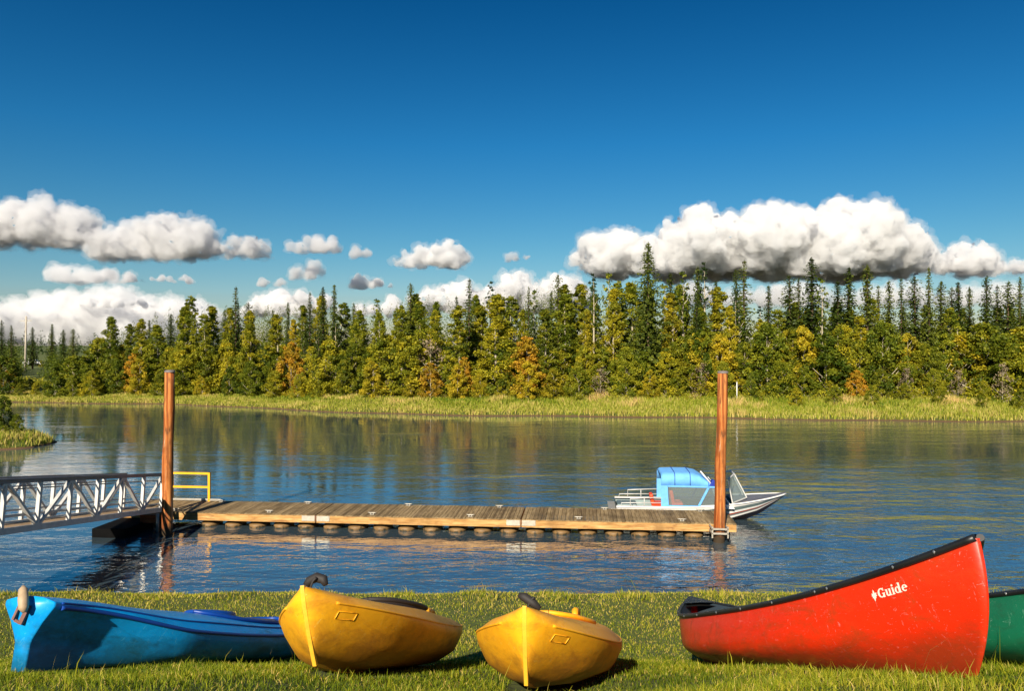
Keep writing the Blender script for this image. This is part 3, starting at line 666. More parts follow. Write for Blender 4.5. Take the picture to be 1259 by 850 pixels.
MB().tube([(gl, GW * .0 - .06, GH), (gl + .14, -.06, GH - .05), (gl + .2, -.06, GH - .3), (gl + .14, -.06, GH - .55), (gl, -.06, GH - .6)], .025, 8).build('end_loop', M['alu'], gang)

# ------------------------------------------------------------------ motorboat
bt = thing('motorboat', 'aluminium motorboat with blue canvas top moored behind the dock end', 'motorboat', (4.25, 31.75, 0.0), DA)
def boat_half(x):
    u = x / 6.8; beam = 1.0 * (1 - max(0, (u - .45) / .55)**2.2)**.8 if u < 1 else 0
    beam = max(beam, .02); gz = float(np.interp(x, [0, 2, 3.5, 5, 6, 6.8], [.56, .57, .62, .77, .90, 1.02]))
    kz = float(np.interp(x, [0, 3.8, 5.0, 5.8, 6.4, 6.8], [-.22, -.22, -.12, .22, .66, .98])); cz = float(np.interp(x, [0, 3, 4.5, 5.6, 6.3, 6.8], [.02, .03, .14, .42, .74, .99]))
    cw = beam * float(np.interp(x, [0, 3.5, 5.5, 6.8], [.86, .85, .66, .5]))
    return beam, gz, kz, cz, cw
bx = np.concatenate([np.linspace(0, 4, 12), np.linspace(4.2, 6.8, 20)])
def strip(fn_a, fn_b, name, m, off=0, par=bt):
    mb = MB()
    for sg in (-1, 1):
        V = []
        for x in bx:
            a, c = fn_a(x), fn_b(x); V += [(x, sg * (a[0] + off), a[1]), (x, sg * (c[0] + off), c[1])]
        Fs = [(2 * i, 2 * i + 1, 2 * i + 3, 2 * i + 2) for i in range(len(bx) - 1)]
        mb.add(V, Fs if sg == -1 else [f[::-1] for f in Fs], True)
    return mb.build(name, m, par)
def at(x, t):                                 # t: 0 chine .. 1 gunwale on the topside
    bm_, gz, kz, cz, cw = boat_half(x); return (cw + (bm_ - cw) * t, cz + (gz - cz) * t)
hl = strip(lambda x: at(x, 0), lambda x: at(x, 1), 'hull', M['hull_alu'])
bot = MB(); V = []
for x in bx:
    bm_, gz, kz, cz, cw = boat_half(x); V += [(x, -cw, cz), (x, 0, kz), (x, cw, cz)]
bot.add(V, [(3 * i + j, 3 * i + j + 1, 3 * i + 4 + j, 3 * i + 3 + j) for i in range(len(bx) - 1) for j in range(2)]); bot.build('bottom', M['boat_bottom'], bt)
b0 = boat_half(0); MB().add([(0, -b0[0], b0[1]), (0, -b0[4], b0[3]), (0, 0, b0[2]), (0, b0[4], b0[3]), (0, b0[0], b0[1])], [(0, 1, 2, 3, 4)]).build('transom', M['hull_alu'], bt)
strip(lambda x: at(x, .80), lambda x: at(x, 1.0), 'gunwale_stripe', M['boat_white'], .006, hl)
strip(lambda x: at(x, .36), lambda x: at(x, .52), 'side_stripe', M['boat_white'], .006, hl)
strip(lambda x: at(x, .02), lambda x: at(x, .16), 'chine_stripe', M['boat_white'], .006, hl)
strip(lambda x: at(x, .26), lambda x: at(x, .355), 'trim_line', M['boat_trim'], .005, hl)
gr = MB()
for sg in (-1, 1): gr.tube([(x, sg * (boat_half(x)[0] + .015), boat_half(x)[1] + .01) for x in bx], .03, 8)
gr.build('rub_rail', M['boat_white'], bt)
dk = MB(); V = []; q = [x for x in bx if x >= 4.6]
for x in q: V += [(x, -boat_half(x)[0], boat_half(x)[1] + .012), (x, 0, boat_half(x)[1] + .07), (x, boat_half(x)[0], boat_half(x)[1] + .012)]
dk.add(V, [(3 * i + j, 3 * i + 3 + j, 3 * i + 4 + j, 3 * i + j + 1) for i in range(len(q) - 1) for j in range(2)], True); dk.build('foredeck', M['alu_dark'], bt)
V = []
for x in (0.02, 4.6): V += [(x, -.86, .10), (x, .86, .10)]
MB().add(V, [(0, 2, 3, 1)]).build('cockpit_floor', M['hull_alu'], bt)
for sg in (-1, 1): MB().box((2.3, sg * .92, .585), (4.6, .16, .03)).build('side_deck', M['boat_white'], bt)
# canopy roof, rear quarter curtains
cxs = [1.76, 1.85, 2.3, 2.9, 3.25, 3.62, 3.85]; ctop = [1.84, 1.91, 1.93, 1.93, 1.86, 1.62, 1.50]; clow = [1.42, 1.42, 1.42, 1.43, 1.42, 1.40, 1.39]
V = []; ang = np.linspace(-1, 1, 13)
for x, zt, zl in zip(cxs, ctop, clow):
    for a in ang:
        yy = .93 * math.copysign(abs(math.sin(a * math.pi / 2))**.75, a); zz = zl + (zt - zl) * (1 - abs(a)**4.5)**.55 if abs(a) < 1 else zl
        V.append((x, yy, zz))
cvs = list(V); k = len(ang); Fs = [(i * k + j, (i + 1) * k + j, (i + 1) * k + j + 1, i * k + j + 1) for i in range(len(cxs) - 1) for j in range(k - 1)]
cp = MB().add(V, Fs, True); cnp = cp.build('canopy', M['canvas'], bt); sm_ = cnp.modifiers.new('thick', 'SOLIDIFY'); sm_.thickness = .015
for sg in (-1, 1):
    rc = MB(); rc.add([(1.76, sg * .935, .60), (2.06, sg * .94, .60), (2.02, sg * .94, 1.44), (1.76, sg * .935, 1.44)], [(0, 1, 2, 3)])
    rc.bar((2.02, sg * .945, .63), (3.22, sg * .945, .63), .012, .05); rc.bar((3.22, sg * .945, .63), (3.62, sg * .945, 1.42), .012, .07); rc.bar((2.04, sg * .945, 1.42), (3.85, sg * .945, 1.41), .012, .05)
    rcu = rc.build('side_curtain', M['canvas'], bt); sm_ = rcu.modifiers.new('thick', 'SOLIDIFY'); sm_.thickness = .012
for sg in (-1, 1):
    gm = MB(); gm.add([(2.06, sg * .935, .65), (3.22, sg * .935, .65), (3.58, sg * .935, 1.40), (2.04, sg * .935, 1.41)], [(0, 1, 2, 3)]); gm.build('window_panel', M['glass'], bt)
for sg in (-1, 1):
    gm = MB(); gm.add([(3.30, sg * .93, .66), (4.45, sg * .90, .72), (4.12, sg * .88, 1.36), (3.66, sg * .92, 1.38)], [(0, 1, 2, 3)]); sgl = gm.build('side_glass', M['glass'], bt)
    gf = MB(); gf.bar((4.45, sg * .90, .72), (3.86, sg * .89, 1.50), .03, .04); gf.bar((3.30, sg * .935, .655), (4.45, sg * .905, .715), .03, .03); gf.build('glass_frame', M['boat_white'], sgl)
for i_ in (2, 3, 5):                          # seams sewn across the canvas
    MB().tube([(cxs[i_], V_[1] * 1.004, V_[2] + .012) for V_ in cvs[i_ * k:(i_ + 1) * k]], .014, 6).build('seam', M['canvas_dark'], cnp)
# raked two-part windshield standing forward of the canopy
wsg, wsf = MB(), MB()
for sg in (-1, 1):
    P = [(4.55, sg * .86, .78), (5.18, sg * .42, .93), (4.70, sg * .40, 1.86), (4.38, sg * .80, 1.70)]
    wsg.add(P, [(0, 1, 2, 3)])
    for a, c in ((0, 1), (1, 2), (2, 3), (3, 0)): wsf.bar(P[a], P[c], .04, .04)
P = [(5.18, -.42, .93), (5.18, .42, .93), (4.70, .40, 1.86), (4.70, -.40, 1.86)]; wsg.add(P, [(0, 1, 2, 3)]); wsf.bar(P[0], P[1], .04, .04); wsf.bar(P[2], P[3], .04, .04)
wg = wsg.build('windshield', M['glass'], bt); wsf.build('windshield_frame', M['alu'], wg)
MB().tube([(3.78, -.90, 1.45), (3.30, -.86, 2.02)], .028, 8).build('canopy_strut', M['boat_white'], bt)
MB().box((3.78, -.80, 1.52), (.20, .30, .32), ry=.5, bev=.05).build('pile_shadow_box', M['canvas_dark'], bt)  # dark blue box standing in for the pile's shadow on the canopy
def seat(x, y_, zb, hgt):
    s_ = MB(); s_.box((x, y_, zb), (.46, .5, .14), bev=.05); s_.box((x - .20, y_, zb + hgt / 2), (.14, .5, hgt), ry=-.18, bev=.055); s_.box((x, y_, zb - .2), (.3, .3, .28)); s_.build('seat', M['orange'], bt)
seat(2.42, -.52, .66, .56); seat(1.62, -.55, .66, .40); seat(2.42, .45, .60, .48)
for sg in (-1, 1):
    sr = MB(); sr.tube([(.55, sg * .93, .58), (.55, sg * .93, .90), (1.75, sg * .93, .96)], .022, 8); sr.tube([(.18, sg * .93, .58), (.2, sg * .93, .72), (1.75, sg * .93, .75)], .018, 8); sr.tube([(1.1, sg * .93, .58), (1.1, sg * .93, .92)], .018, 8)
    sr.build('stern_rail', M['alu'], bt)
sw = MB(); sw.box((-.16, 0, .42), (.30, 1.5, .05), bev=.01); sw.box((-.1, -.5, .34), (.2, .08, .12)); sw.box((-.1, .5, .34), (.2, .08, .12)); sw.build('swim_platform', M['galv'], bt)
eb = MB(); eb.box((.45, 0, .36), (.8, .9, .42), bev=.05); eb.build('engine_cover', M['hull_alu'], bt)
# ------------------------------------------------------------------ lawn and bank grass
def blades(px, py, pz, ln, wd, tint, lean=.45):
    n_ = len(px); th = rng.uniform(0, 2 * np.pi, n_); la = rng.uniform(0, 2 * np.pi, n_); lv = rng.uniform(.05, lean, n_) * ln
    base = np.stack([px, py, pz], 1); sd_ = np.stack([np.cos(th), np.sin(th), 0 * th], 1) * (wd / 2)[:, None]
    ld = np.stack([np.cos(la), np.sin(la), 0 * la], 1) * lv[:, None]; up = np.zeros((n_, 3)); up[:, 2] = ln
    mid = base + up * .55 + ld * .35; tip = base + up * (1 - .25 * lv / ln)[:, None] + ld
    V = np.stack([base - sd_, base + sd_, mid - sd_ * .8, mid + sd_ * .8, tip], 1).reshape(-1, 3)
    k = np.arange(n_)[:, None] * 5
    Fq = k + np.array([0, 1, 3, 2])[None]; Ft = k + np.array([2, 3, 4])[None]
    return V, [Fq, Ft], np.concatenate([tint, tint])
def lawn():
    P = []
    for y0, y1, dens, w_ in ((1.9, 3.2, 7600, 1), (3.2, 4.6, 6000, 1), (4.6, 6.5, 3600, 1), (6.5, 8.5, 2300, 1), (8.5, 12.0, 1150, 1)):
        xm = lambda y: y * .72 + 2.0
        A = (y1 - y0) * 2 * xm((y0 + y1) / 2); n_ = int(A * dens); y = rng.uniform(y0, y1, n_); x = rng.uniform(-1, 1, n_) * xm(y); P.append(np.stack([x, y], 1))
    P = np.concatenate(P); keep = np.ones(len(P), bool)
    for a, c, hw in FOOT:
        d = a - c; Ln = np.linalg.norm(d); d = d / Ln; r_ = P - (a + c) / 2; u = r_ @ d; v = r_ @ np.array([-d[1], d[0]])
        keep &= ((u / (Ln / 2 * .90))**2)**1.4 + (v / (hw * .62))**2 > 1
    P = P[keep]; x, y = P[:, 0], P[:, 1]; n_ = len(P)
    patch = np.clip(.5 + .9 * wob(x, y, 1.7, 3) * wob(x, y, .6, 1) + .35 * wob(x, y, 4.3, 2), 0, 1)
    tuft = np.clip(wob(x * 3, y * 3, 2.3, 5), 0, 1)
    ln = rng.gamma(6, .0033, n_) * (.75 + .55 * patch) * (1 + .5 * tuft) + .008
    edge = (y > 9.9) & (wob(x * 2, y * .3, 2.9, 1) > .15); ln[edge] *= rng.uniform(1, 2.4, edge.sum()); tall = rng.random(n_) < .0012; ln[tall] *= rng.uniform(2, 4.5, tall.sum())
    wd = (.0025 + .00065 * np.maximum(y - 2, 0)) * rng.uniform(.7, 1.4, n_)
    far_dry = smooth(5.0, 9.5, y)
    tint = np.clip(rng.beta(1.7, 2.4, n_) * .80 + .34 * (patch - .3) + .42 * far_dry * rng.random(n_) - .07, 0, .92); dry = rng.random(n_) < .06 + .10 * far_dry; tint[dry] = rng.uniform(.85, 1, dry.sum()); tint[tall] = rng.uniform(.3, .95, tall.sum())
    V, Fs, T = blades(x, y, H(x, y) - .006, ln, wd, tint, .95)
    o_ = link('lawn_grass', np_mesh('lawn_grass', V, Fs, M['grass'], False, T)); tag(o_, 'short green lawn grass with dry blades covering the sloping near bank', 'grass', kind='stuff')
lawn()
def bank_grass():
    n_ = 90000; x = rng.uniform(-1, 1, n_); x = np.where(rng.random(n_) < .8, x * 70, x * 110); u = rng.uniform(.1, 13.5, n_)
    yb = YB(x) + 0.7 * np.sin(x * .13) + .4 * np.sin(x * .41); y = yb + u; clump = np.clip(wob(x, y, .55, 2) * .6 + wob(x, y, 1.7, 4) * .5, -.3, 1)
    u = u * np.interp(629.5 + 950 * x / y, [100, 430, 760], [.50, .72, .95]); y = yb + u; right = smooth(-25, 15, x)
    ln = (rng.uniform(.18, .50, n_) * (1 + .9 * clump) + .22 * smooth(4, 10, u)) * (.55 + .45 * right) + .04
    wd = rng.uniform(.045, .10, n_)
    gp_ = smooth(-.2, .6, wob(x, y * 2, .23, 3)) * smooth(3, 9, u); tint = np.clip(.20 - .30 * gp_ * (rng.random(n_) < .8) + rng.random(n_) * .45 + .70 * np.clip(clump, 0, 1) * (.3 + .7 * smooth(3, 9, u)) + .1 * smooth(3.5, .5, u), 0, 1)
    V1, F1, T1 = blades(x, y, H(x, y) - .02, ln, wd, tint, .5)
    n2 = 30000; x = -31.5 - 28 * rng.random(n2)**1.4; y = 54.3 + rng.uniform(-9, 9, n2); z = H(x, y); k_ = z > .08; x, y, z = x[k_], y[k_], z[k_]; n2 = len(x)
    V2, F2, T2 = blades(x, y, z - .02, rng.uniform(.2, .55, n2), rng.uniform(.03, .07, n2), np.clip(rng.normal(.55, .25, n2), 0, 1), .6)
    o_ = link('riverbank_grass', np_mesh('riverbank_grass', V1, F1, M['reed'], False, T1)); tag(o_, 'tall green and straw coloured grass along the far river bank', 'grass', kind='stuff')
    o_ = link('point_grass', np_mesh('point_grass', V2, F2, M['reed'], False, T2)); tag(o_, 'rough tan and green grass on the low point at the left', 'grass', kind='stuff')
bank_grass()

# ------------------------------------------------------------------ trees
def leaves(P, size, aspect=.6, tint=None, up=0.0):
    n_ = len(P); a = rng.normal(size=(n_, 3)); a[:, 2] *= (1 - up); a /= np.linalg.norm(a, axis=1)[:, None]
    b_ = rng.normal(size=(n_, 3)); b_ -= a * (a * b_).sum(1)[:, None]; b_ /= np.linalg.norm(b_, axis=1)[:, None]
    s_ = np.broadcast_to(size, n_)[:, None] / 2
    V = np.stack([P - a * s_, P - b_ * s_ * aspect, P + a * s_, P + b_ * s_ * aspect], 1).reshape(-1, 3)
    return V, np.arange(n_ * 4).reshape(-1, 4), (rng.beta(2, 2, n_) if tint is None else tint)
def trunk_mesh(name, h, r, m, limbs=(), bend=.02, zb=-.4):
    mb = MB(); zz = np.linspace(zb, h, 8); px = random.uniform(-1, 1) * bend * h
    mb.tube([(px * math.sin(z_ / h * 2), .4 * px * math.sin(z_ / h * 3), z_) for z_ in zz], [max(r * (1 - .92 * max(z_, 0) / h), .012) for z_ in zz], 7)
    for p, q, r_ in limbs: mb.tube([p, ((p[0] + q[0]) / 2, (p[1] + q[1]) / 2, (p[2] * .55 + q[2] * .45)), q], [r_, r_ * .7, r_ * .25], 5)
    return mb.mesh(name, m)
def broadleaf(h, r, base, ncl, per, size, mat_, bark, clr=.9, shape=1.0, r_t=None):
    """crown of leaf clumps on limbs; clumps sit in an egg-shaped volume with gaps"""
    P, T, limbs = [], [], []
    for i in range(ncl):
        z_ = base + (h - base) * (i + rng.random()) / ncl; t_ = (z_ - base) / (h - base)
        env = r * min(1, .45 + t_ / .28) * (1 - t_)**(.62 * shape) + .12
        a = i * 2.4 + rng.normal() * .5; d = env * math.sqrt(rng.random()) * .95; c = np.array([d * math.cos(a), d * math.sin(a), z_])
        cs = clr * rng.uniform(.6, 1.25) * (1 - .45 * t_); k_ = int(per * rng.uniform(.5, 1.4))
        q = rng.normal(size=(k_, 3)); q /= np.linalg.norm(q, axis=1)[:, None]; q *= (rng.random(k_)**.45)[:, None] * np.array([cs, cs, cs * .72])
        P.append(c + q); T.append(np.clip(rng.beta(2.2, 2.2, k_) * .6 + rng.uniform(-.12, .50), 0, 1))
        if i % 3 == 0: limbs.append(((0, 0, max(z_ - d * .8 - .3, .3)), tuple(c), .02 + .012 * h * (1 - t_) * .4))
    P = np.concatenate(P); V, Fs, T_ = leaves(P, rng.uniform(.7, 1.3, len(P)) * size, .62, np.concatenate(T))
    return np_mesh('crown', V, Fs, mat_, False, T_), trunk_mesh('trunk', h * .93, r_t or (.012 * h + .02), bark, limbs)
def spruce(h, r, base=.10, dens=1.0, power=.9, size=.34, club=0.0):
    P, Sz, T = [], [], []; nw = int(h / .34 * dens)
    for i in range(nw):
        t_ = i / nw; z_ = h * (base + (1 - base) * t_); rl = r * ((1 - t_)**power + .05 + club * math.exp(-((t_ - .93) / .05)**2)); nbr = rng.integers(5, 8); off = rng.uniform(0, 6.3)
        if rng.random() < .10: rl *= .45
        for b_ in range(nbr):
            a = off + b_ * 2 * math.pi / nbr + rng.normal() * .2; lb = rl * rng.uniform(.55, 1.15); k_ = max(5, int(lb * 11) + 3); u = np.linspace(.08, 1, k_) + rng.normal(size=k_) * .03
            droop = -.28 * lb * u**1.3 + .10 * lb * u**3
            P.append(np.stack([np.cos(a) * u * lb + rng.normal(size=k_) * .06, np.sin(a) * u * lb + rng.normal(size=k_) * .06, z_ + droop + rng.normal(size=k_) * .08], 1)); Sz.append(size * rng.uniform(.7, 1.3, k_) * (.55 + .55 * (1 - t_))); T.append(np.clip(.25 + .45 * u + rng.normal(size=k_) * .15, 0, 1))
    for q in range(6): P.append(np.array([[rng.normal() * .03, rng.normal() * .03, h * (.97 + .03 * q / 5)]])); Sz.append([size * .5]); T.append([.5])
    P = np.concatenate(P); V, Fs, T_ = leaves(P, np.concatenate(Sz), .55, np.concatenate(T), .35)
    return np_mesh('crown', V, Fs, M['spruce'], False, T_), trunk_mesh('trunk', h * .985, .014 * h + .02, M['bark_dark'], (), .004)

K = {}                                         # kinds: (list of (crown, trunk) meshes, height)
K['spruce'] = [(spruce(15, 1.9, .12, .85, .85, .34, .04), 15), (spruce(15, 1.3, .30, .8, .45, .34, .22), 15), (spruce(15, 2.2, .06, 1.0, 1.0, .36), 15), (spruce(15, 1.45, .10, 1.15, .72, .36, .12), 15), (spruce(15, 1.75, .08, 1.1, .9, .38, .05), 15), (spruce(15, 1.15, .15, 1.2, .55, .34, .18), 15), (spruce(15, 1.55, .22, .9, .7, .36, .10), 15)]
K['big_spruce'] = [(spruce(19, 4.0, .10, 1.0, .82, .46), 19)]
mk = lambda mm, v: [(broadleaf(12, r_, b_, nc, pe, .205, M[mm], M['bark_pale'], cl, sh), 12) for r_, b_, nc, pe, cl, sh in v]
asp = [(1.75, 1.4, 80, 125, .68, 1.0), (1.4, 1.0, 76, 110, .60, .8), (2.1, 2.0, 76, 140, .78, 1.1)]
K['aspen_green'] = mk('leaf_green', asp); K['aspen_olive'] = mk('leaf_olive', asp[::-1]); K['aspen_gold'] = mk('leaf_gold', asp[:1])
K['aspen_sparse'] = [(broadleaf(13, .95, 6, 26, 17, .30, M['leaf_green'], M['bark_pale'], .55), 13), (broadleaf(13, .8, 7, 20, 13, .30, M['leaf_dark'], M['bark_pale'], .5), 13)]
shr = [(2.0, .1, 64, 130, .60, .8), (1.6, .1, 52, 125, .52, .7), (2.3, .15, 70, 135, .66, .85)]
mks = lambda mm, v, sz=.165: [(broadleaf(4.6, r_, b_, nc, pe, sz, M[mm], M['bark_pale'], cl, sh, .05), 4.6) for r_, b_, nc, pe, cl, sh in v]
K['willow_olive'] = mks('leaf_olive', shr); K['willow_green'] = mks('leaf_green', shr[:2]); K['willow_gold'] = mks('leaf_gold', shr[:2]); K['willow_orange'] = mks('leaf_orange', shr[1:2]); K['bare_bush'] = mks('twig', [(1.3, .1, 24, 30, .7, .7)], .2)
WORDS = {'spruce': ('spruce_tree', 'spruce tree', 'dark narrow spruce'), 'big_spruce': ('spruce_tree', 'spruce tree', 'spruce'), 'aspen_green': ('aspen_tree', 'tree', 'green leafy aspen'), 'aspen_olive': ('aspen_tree', 'tree', 'yellowish green leafy aspen'),
         'aspen_gold': ('aspen_tree', 'tree', 'golden leafy aspen'), 'aspen_sparse': ('aspen_tree', 'tree', 'thin sparse-leaved aspen'), 'willow_olive': ('willow_bush', 'bush', 'yellow-green willow bush'), 'willow_green': ('willow_bush', 'bush', 'green willow bush'),
         'willow_gold': ('willow_bush', 'bush', 'golden willow bush'), 'willow_orange': ('willow_bush', 'bush', 'orange-leaved bush'), 'bare_bush': ('bare_bush', 'bush', 'leafless grey-brown bush')}
ZONES = [(-1e9, 150, 'on the far bank left of the left pile'), (150, 330, 'on the far bank above the yellow guard rail'), (330, 560, 'on the far bank above the left half of the dock'),
         (560, 760, 'on the far bank above the right half of the dock'), (760, 900, 'on the far bank behind the blue-topped motorboat'), (900, 1100, 'on the far bank right of the right pile'), (1100, 1e9, 'on the far bank above the red canoe bow')]
NT = [0]
def plant(kind, x, y, h, label=None, group=None, wide=1.0):
    var = K[kind]; (cr, tr_), h0 = var[NT[0] % len(var)]; NT[0] += 1
    nm, cat, wd_ = WORDS[kind]; px = 629.5 + 950 * x / y
    if not label:
        z_ = next(z for a, c, z in ZONES if a <= px < c); label = f'{wd_} {z_}'; group = label
    t = thing(nm, label, cat, (x, y, h1(x, y) - .05), random.uniform(0, 6.28), group); s_ = h / h0
    t.scale = (s_ * wide, s_ * wide, s_)
    link('trunk', tr_, t); link('crown', cr, t)
    return t
def ybank(x): return float(YB(x))
def by_px(px, u):
    if u < 18: u = u * float(np.interp(px, [100, 430, 760], [.48, .70, .95]))   # the strip of open bank widens to the right
    # a spot u metres behind the waterline on the bearing of px
    x = 0.0; k = (px - 629.5) / 950
    for _ in range(14): x = k * (ybank(x) + u)
    return x, ybank(x) + u
def top_h(px, ytop, u):
    x, y = by_px(px, u); return x, y, EYE + (425 - ytop) * y / 950 - h1(x, y)
# prominent spruces read off the skyline: (px, top, metres behind waterline)
x, y, h = top_h(797, 297, 17); plant('big_spruce', x, y, h, 'tallest and broadest spruce, rising above all others behind the motorboat')
for px, yt, u in [(2, 393, 20), (14, 399, 24), (40, 402, 56), (64, 398, 56), (78, 405, 34), (90, 404, 26), (290, 352, 18), (305, 371, 22), (381, 358, 20), (397, 352, 22), (411, 349, 20), (435, 372, 22), (505, 347, 20), (577, 342, 18), (686, 336, 22), (650, 352, 24), (729, 345, 26),
                  (824, 335, 26), (858, 327, 22), (905, 330, 24), (915, 319, 26), (970, 337, 24), (982, 342, 26), (998, 316, 22), (1044, 328, 24), (1066, 325, 22), (1093, 344, 24), (1108, 341, 22), (1124, 338, 22), (1142, 328, 20), (1157, 345, 22), (1178, 346, 24), (1192, 352, 28), (1213, 338, 20), (1226, 350, 22), (1240, 345, 20), (1254, 340, 22), (1030, 345, 28), (945, 350, 26), (880, 345, 28), (840, 350, 28), (1080, 350, 26), (1170, 352, 26), (1275, 345, 24), (1300, 335, 22), (1330, 342, 24), (1365, 338, 22), (-25, 395, 24), (-60, 398, 22), (-95, 392, 26)]:
    x, y, h = top_h(px, yt, u); plant('spruce', x, y, h, wide=random.uniform(.9, 1.6))
# leafy canopy: skyline profile by picture column
PROF = Pch([(-150, 400), (0, 415), (60, 425), (95, 432), (120, 430), (137, 405), (160, 392), (200, 378), (240, 370), (290, 372), (330, 374), (380, 368), (420, 370), (470, 370), (520, 362), (570, 364), (620, 352), (680, 350), (740, 350), (790, 350), (850, 356), (900, 362), (960, 372), (1000, 376), (1060, 372), (1120, 378), (1180, 378), (1259, 376), (1400, 372)])
x, y, h = top_h(137, 390, 15); plant('aspen_green', x, y, h, 'lone leafy tree standing above its neighbours near the left end of the bank', wide=1.25)
def row(px0, px1, stp, u0, u1, dy0, dy1, kinds, wide=(.9, 1.5)):
    px = px0
    while px < px1:
        if u0 < 20 and abs(px - 797) < 26: px += 14; continue
        kd = random.choices([k for k, _ in kinds], [w_ for _, w_ in kinds])[0]; x, y, h = top_h(px, float(PROF(px)) + random.uniform(dy0, dy1), random.uniform(u0, u1)); plant(kd, x, y, max(h, 3.0), wide=random.uniform(*wide)); px += stp * random.uniform(.7, 1.3)
row(160, 1400, 22, 20, 30, -6, 14, [('aspen_green', 5), ('aspen_olive', 3), ('spruce', 2), ('aspen_sparse', 1)])
row(150, 860, 26, 14, 19, 4, 34, [('aspen_green', 4), ('aspen_olive', 5), ('aspen_gold', .4), ('spruce', 1), ('aspen_sparse', 1)])
row(860, 1400, 36, 15, 20, 14, 50, [('aspen_green', 4), ('aspen_olive', 5), ('aspen_sparse', 2)])
for px, yt in ((729, 336), (748, 334), (865, 322), (840, 332), (603, 346), (1010, 340), (905, 362)):
    x, y, h = top_h(px, yt, 20); plant('aspen_sparse', x, y, h)
# bushes along the edge
def bush_row(px0, px1, stp, u0, u1, h0, h1_, kinds):
    px = px0
    while px < px1:
        kd = random.choices([k for k, _ in kinds], [w_ for _, w_ in kinds])[0]; x, y = by_px(px, random.uniform(u0, u1)); hh_ = random.uniform(h0, h1_); plant(kd, x, y, min(hh_, 1.7) if 20 < px < 64 else hh_, wide=random.uniform(.85, 1.25)); px += stp * random.uniform(.75, 1.25)
mixk = [('willow_olive', 6), ('willow_green', 3), ('willow_gold', 1.8), ('willow_orange', .4), ('bare_bush', 1.0)]
bush_row(120, 860, 24, 13.5, 16.5, 4.6, 7.2, mixk)
bush_row(860, 1330, 24, 13.5, 17.5, 5.8, 8.4, mixk)
bush_row(110, 1330, 29, 11.0, 13.0, 2.4, 4.6, mixk)
bush_row(900, 1330, 44, 7.0, 10.0, 1.2, 2.2, [('willow_green', 3), ('willow_olive', 2)])
bush_row(-60, 125, 20, 6, 9, 2.6, 5.2, [('willow_green', 4), ('willow_olive', 4), ('willow_gold', 1.5)])
bush_row(-60, 130, 26, 11, 16, 3.6, 5.4, [('willow_green', 4), ('willow_olive', 3), ('willow_orange', 1)])
plant('willow_olive', -106.0, 174.0, 1.5)
# scrub on the near-left point
for (x, y, h, kd, lab) in ((-36.6, 55.6, 2.7, 'willow_green', 'green bush at the picture edge on the low grassy point'), (-35.2, 55.0, 1.5, 'willow_green', 'low green bush nearest the tip of the grassy point'), (-38.6, 56.2, 3.2, 'willow_olive', 'yellow-green bush at the back of the low grassy point')):
    plant(kd, x, y, h, lab, wide=1.0)

# undergrowth and the far wood behind: uncountable
def mass(name, label, n_, x0, x1, u0, u1, hmax, size, m_, cat):
    x = rng.uniform(x0, x1, n_); u = rng.uniform(u0, u1, n_); y = YB(x) + u; lump = .55 + .45 * wob(x, y, .8, 2); z_ = H(x, y) + rng.random(n_)**1.2 * hmax * lump
    V, Fs, T_ = leaves(np.stack([x, y, z_], 1), rng.uniform(.6, 1.4, n_) * size, .6, np.clip(rng.beta(2, 2, n_) * .7 + .3 * rng.random(n_), 0, 1))
    o_ = link(name, np_mesh(name, V, Fs, m_, False, T_)); tag(o_, label, cat, kind='stuff')
mass('undergrowth', 'tangled low green undergrowth below the bushes of the far bank', 30000, -75, 70, 9.5, 17, 2.0, .24, M['leaf_olive'], 'undergrowth')
def wood_mass(name, label, cx_, cy_, hh, rr, per, size, mm='leaf_dark'):
    k_ = len(cx_); i_ = np.repeat(np.arange(k_), per); t_ = 1 - rng.random(len(i_))**.72; t_ = np.clip(t_ * 1.02, 0, 1)
    rad = rr[i_] * (1 - t_)**.55 * np.sqrt(rng.random(len(i_))); a = rng.uniform(0, 6.283, len(i_))
    P = np.stack([cx_[i_] + rad * np.cos(a), cy_[i_] + rad * np.sin(a), H(cx_, cy_)[i_] + t_ * hh[i_]], 1)
    V, Fs, T_ = leaves(P, rng.uniform(.6, 1.3, len(P)) * size * (1 - .5 * t_), .6, np.clip(rng.beta(2, 2, len(P)) * .6 + np.repeat(rng.random(k_) * .4, per), 0, 1))
    o_ = link(name, np_mesh(name, V, Fs, M[mm], False, T_)); tag(o_, label, 'wood', kind='stuff')
k_ = 760; wx_ = rng.uniform(-190, 110, k_); wy_ = YB(wx_) + rng.uniform(27, 50, k_); pw_ = 629.5 + 950 * wx_ / wy_; wy_ = np.where((pw_ > 22) & (pw_ < 66), YB(wx_) + rng.uniform(54, 66, k_), wy_)
wood_mass('far_wood', 'dense dark wood filling the gaps behind the far bank trees', wx_, wy_, (EYE + (425 - PROF(np.clip(629.5 + 950 * wx_ / wy_, -150, 1400)) - 6) * wy_ / 950 - H(wx_, wy_)) * rng.uniform(.86, 1.06, k_), rng.uniform(1.6, 2.9, k_), 400, .34, 'leaf_green')
k_ = 700; wx_ = rng.uniform(-700, 650, k_)
wood_mass('horizon_wood', 'distant low tree line on the horizon at the left', wx_, rng.uniform(360, 430, k_), rng.uniform(7, 12.5, k_), rng.uniform(2, 4, k_), 70, 1.3)

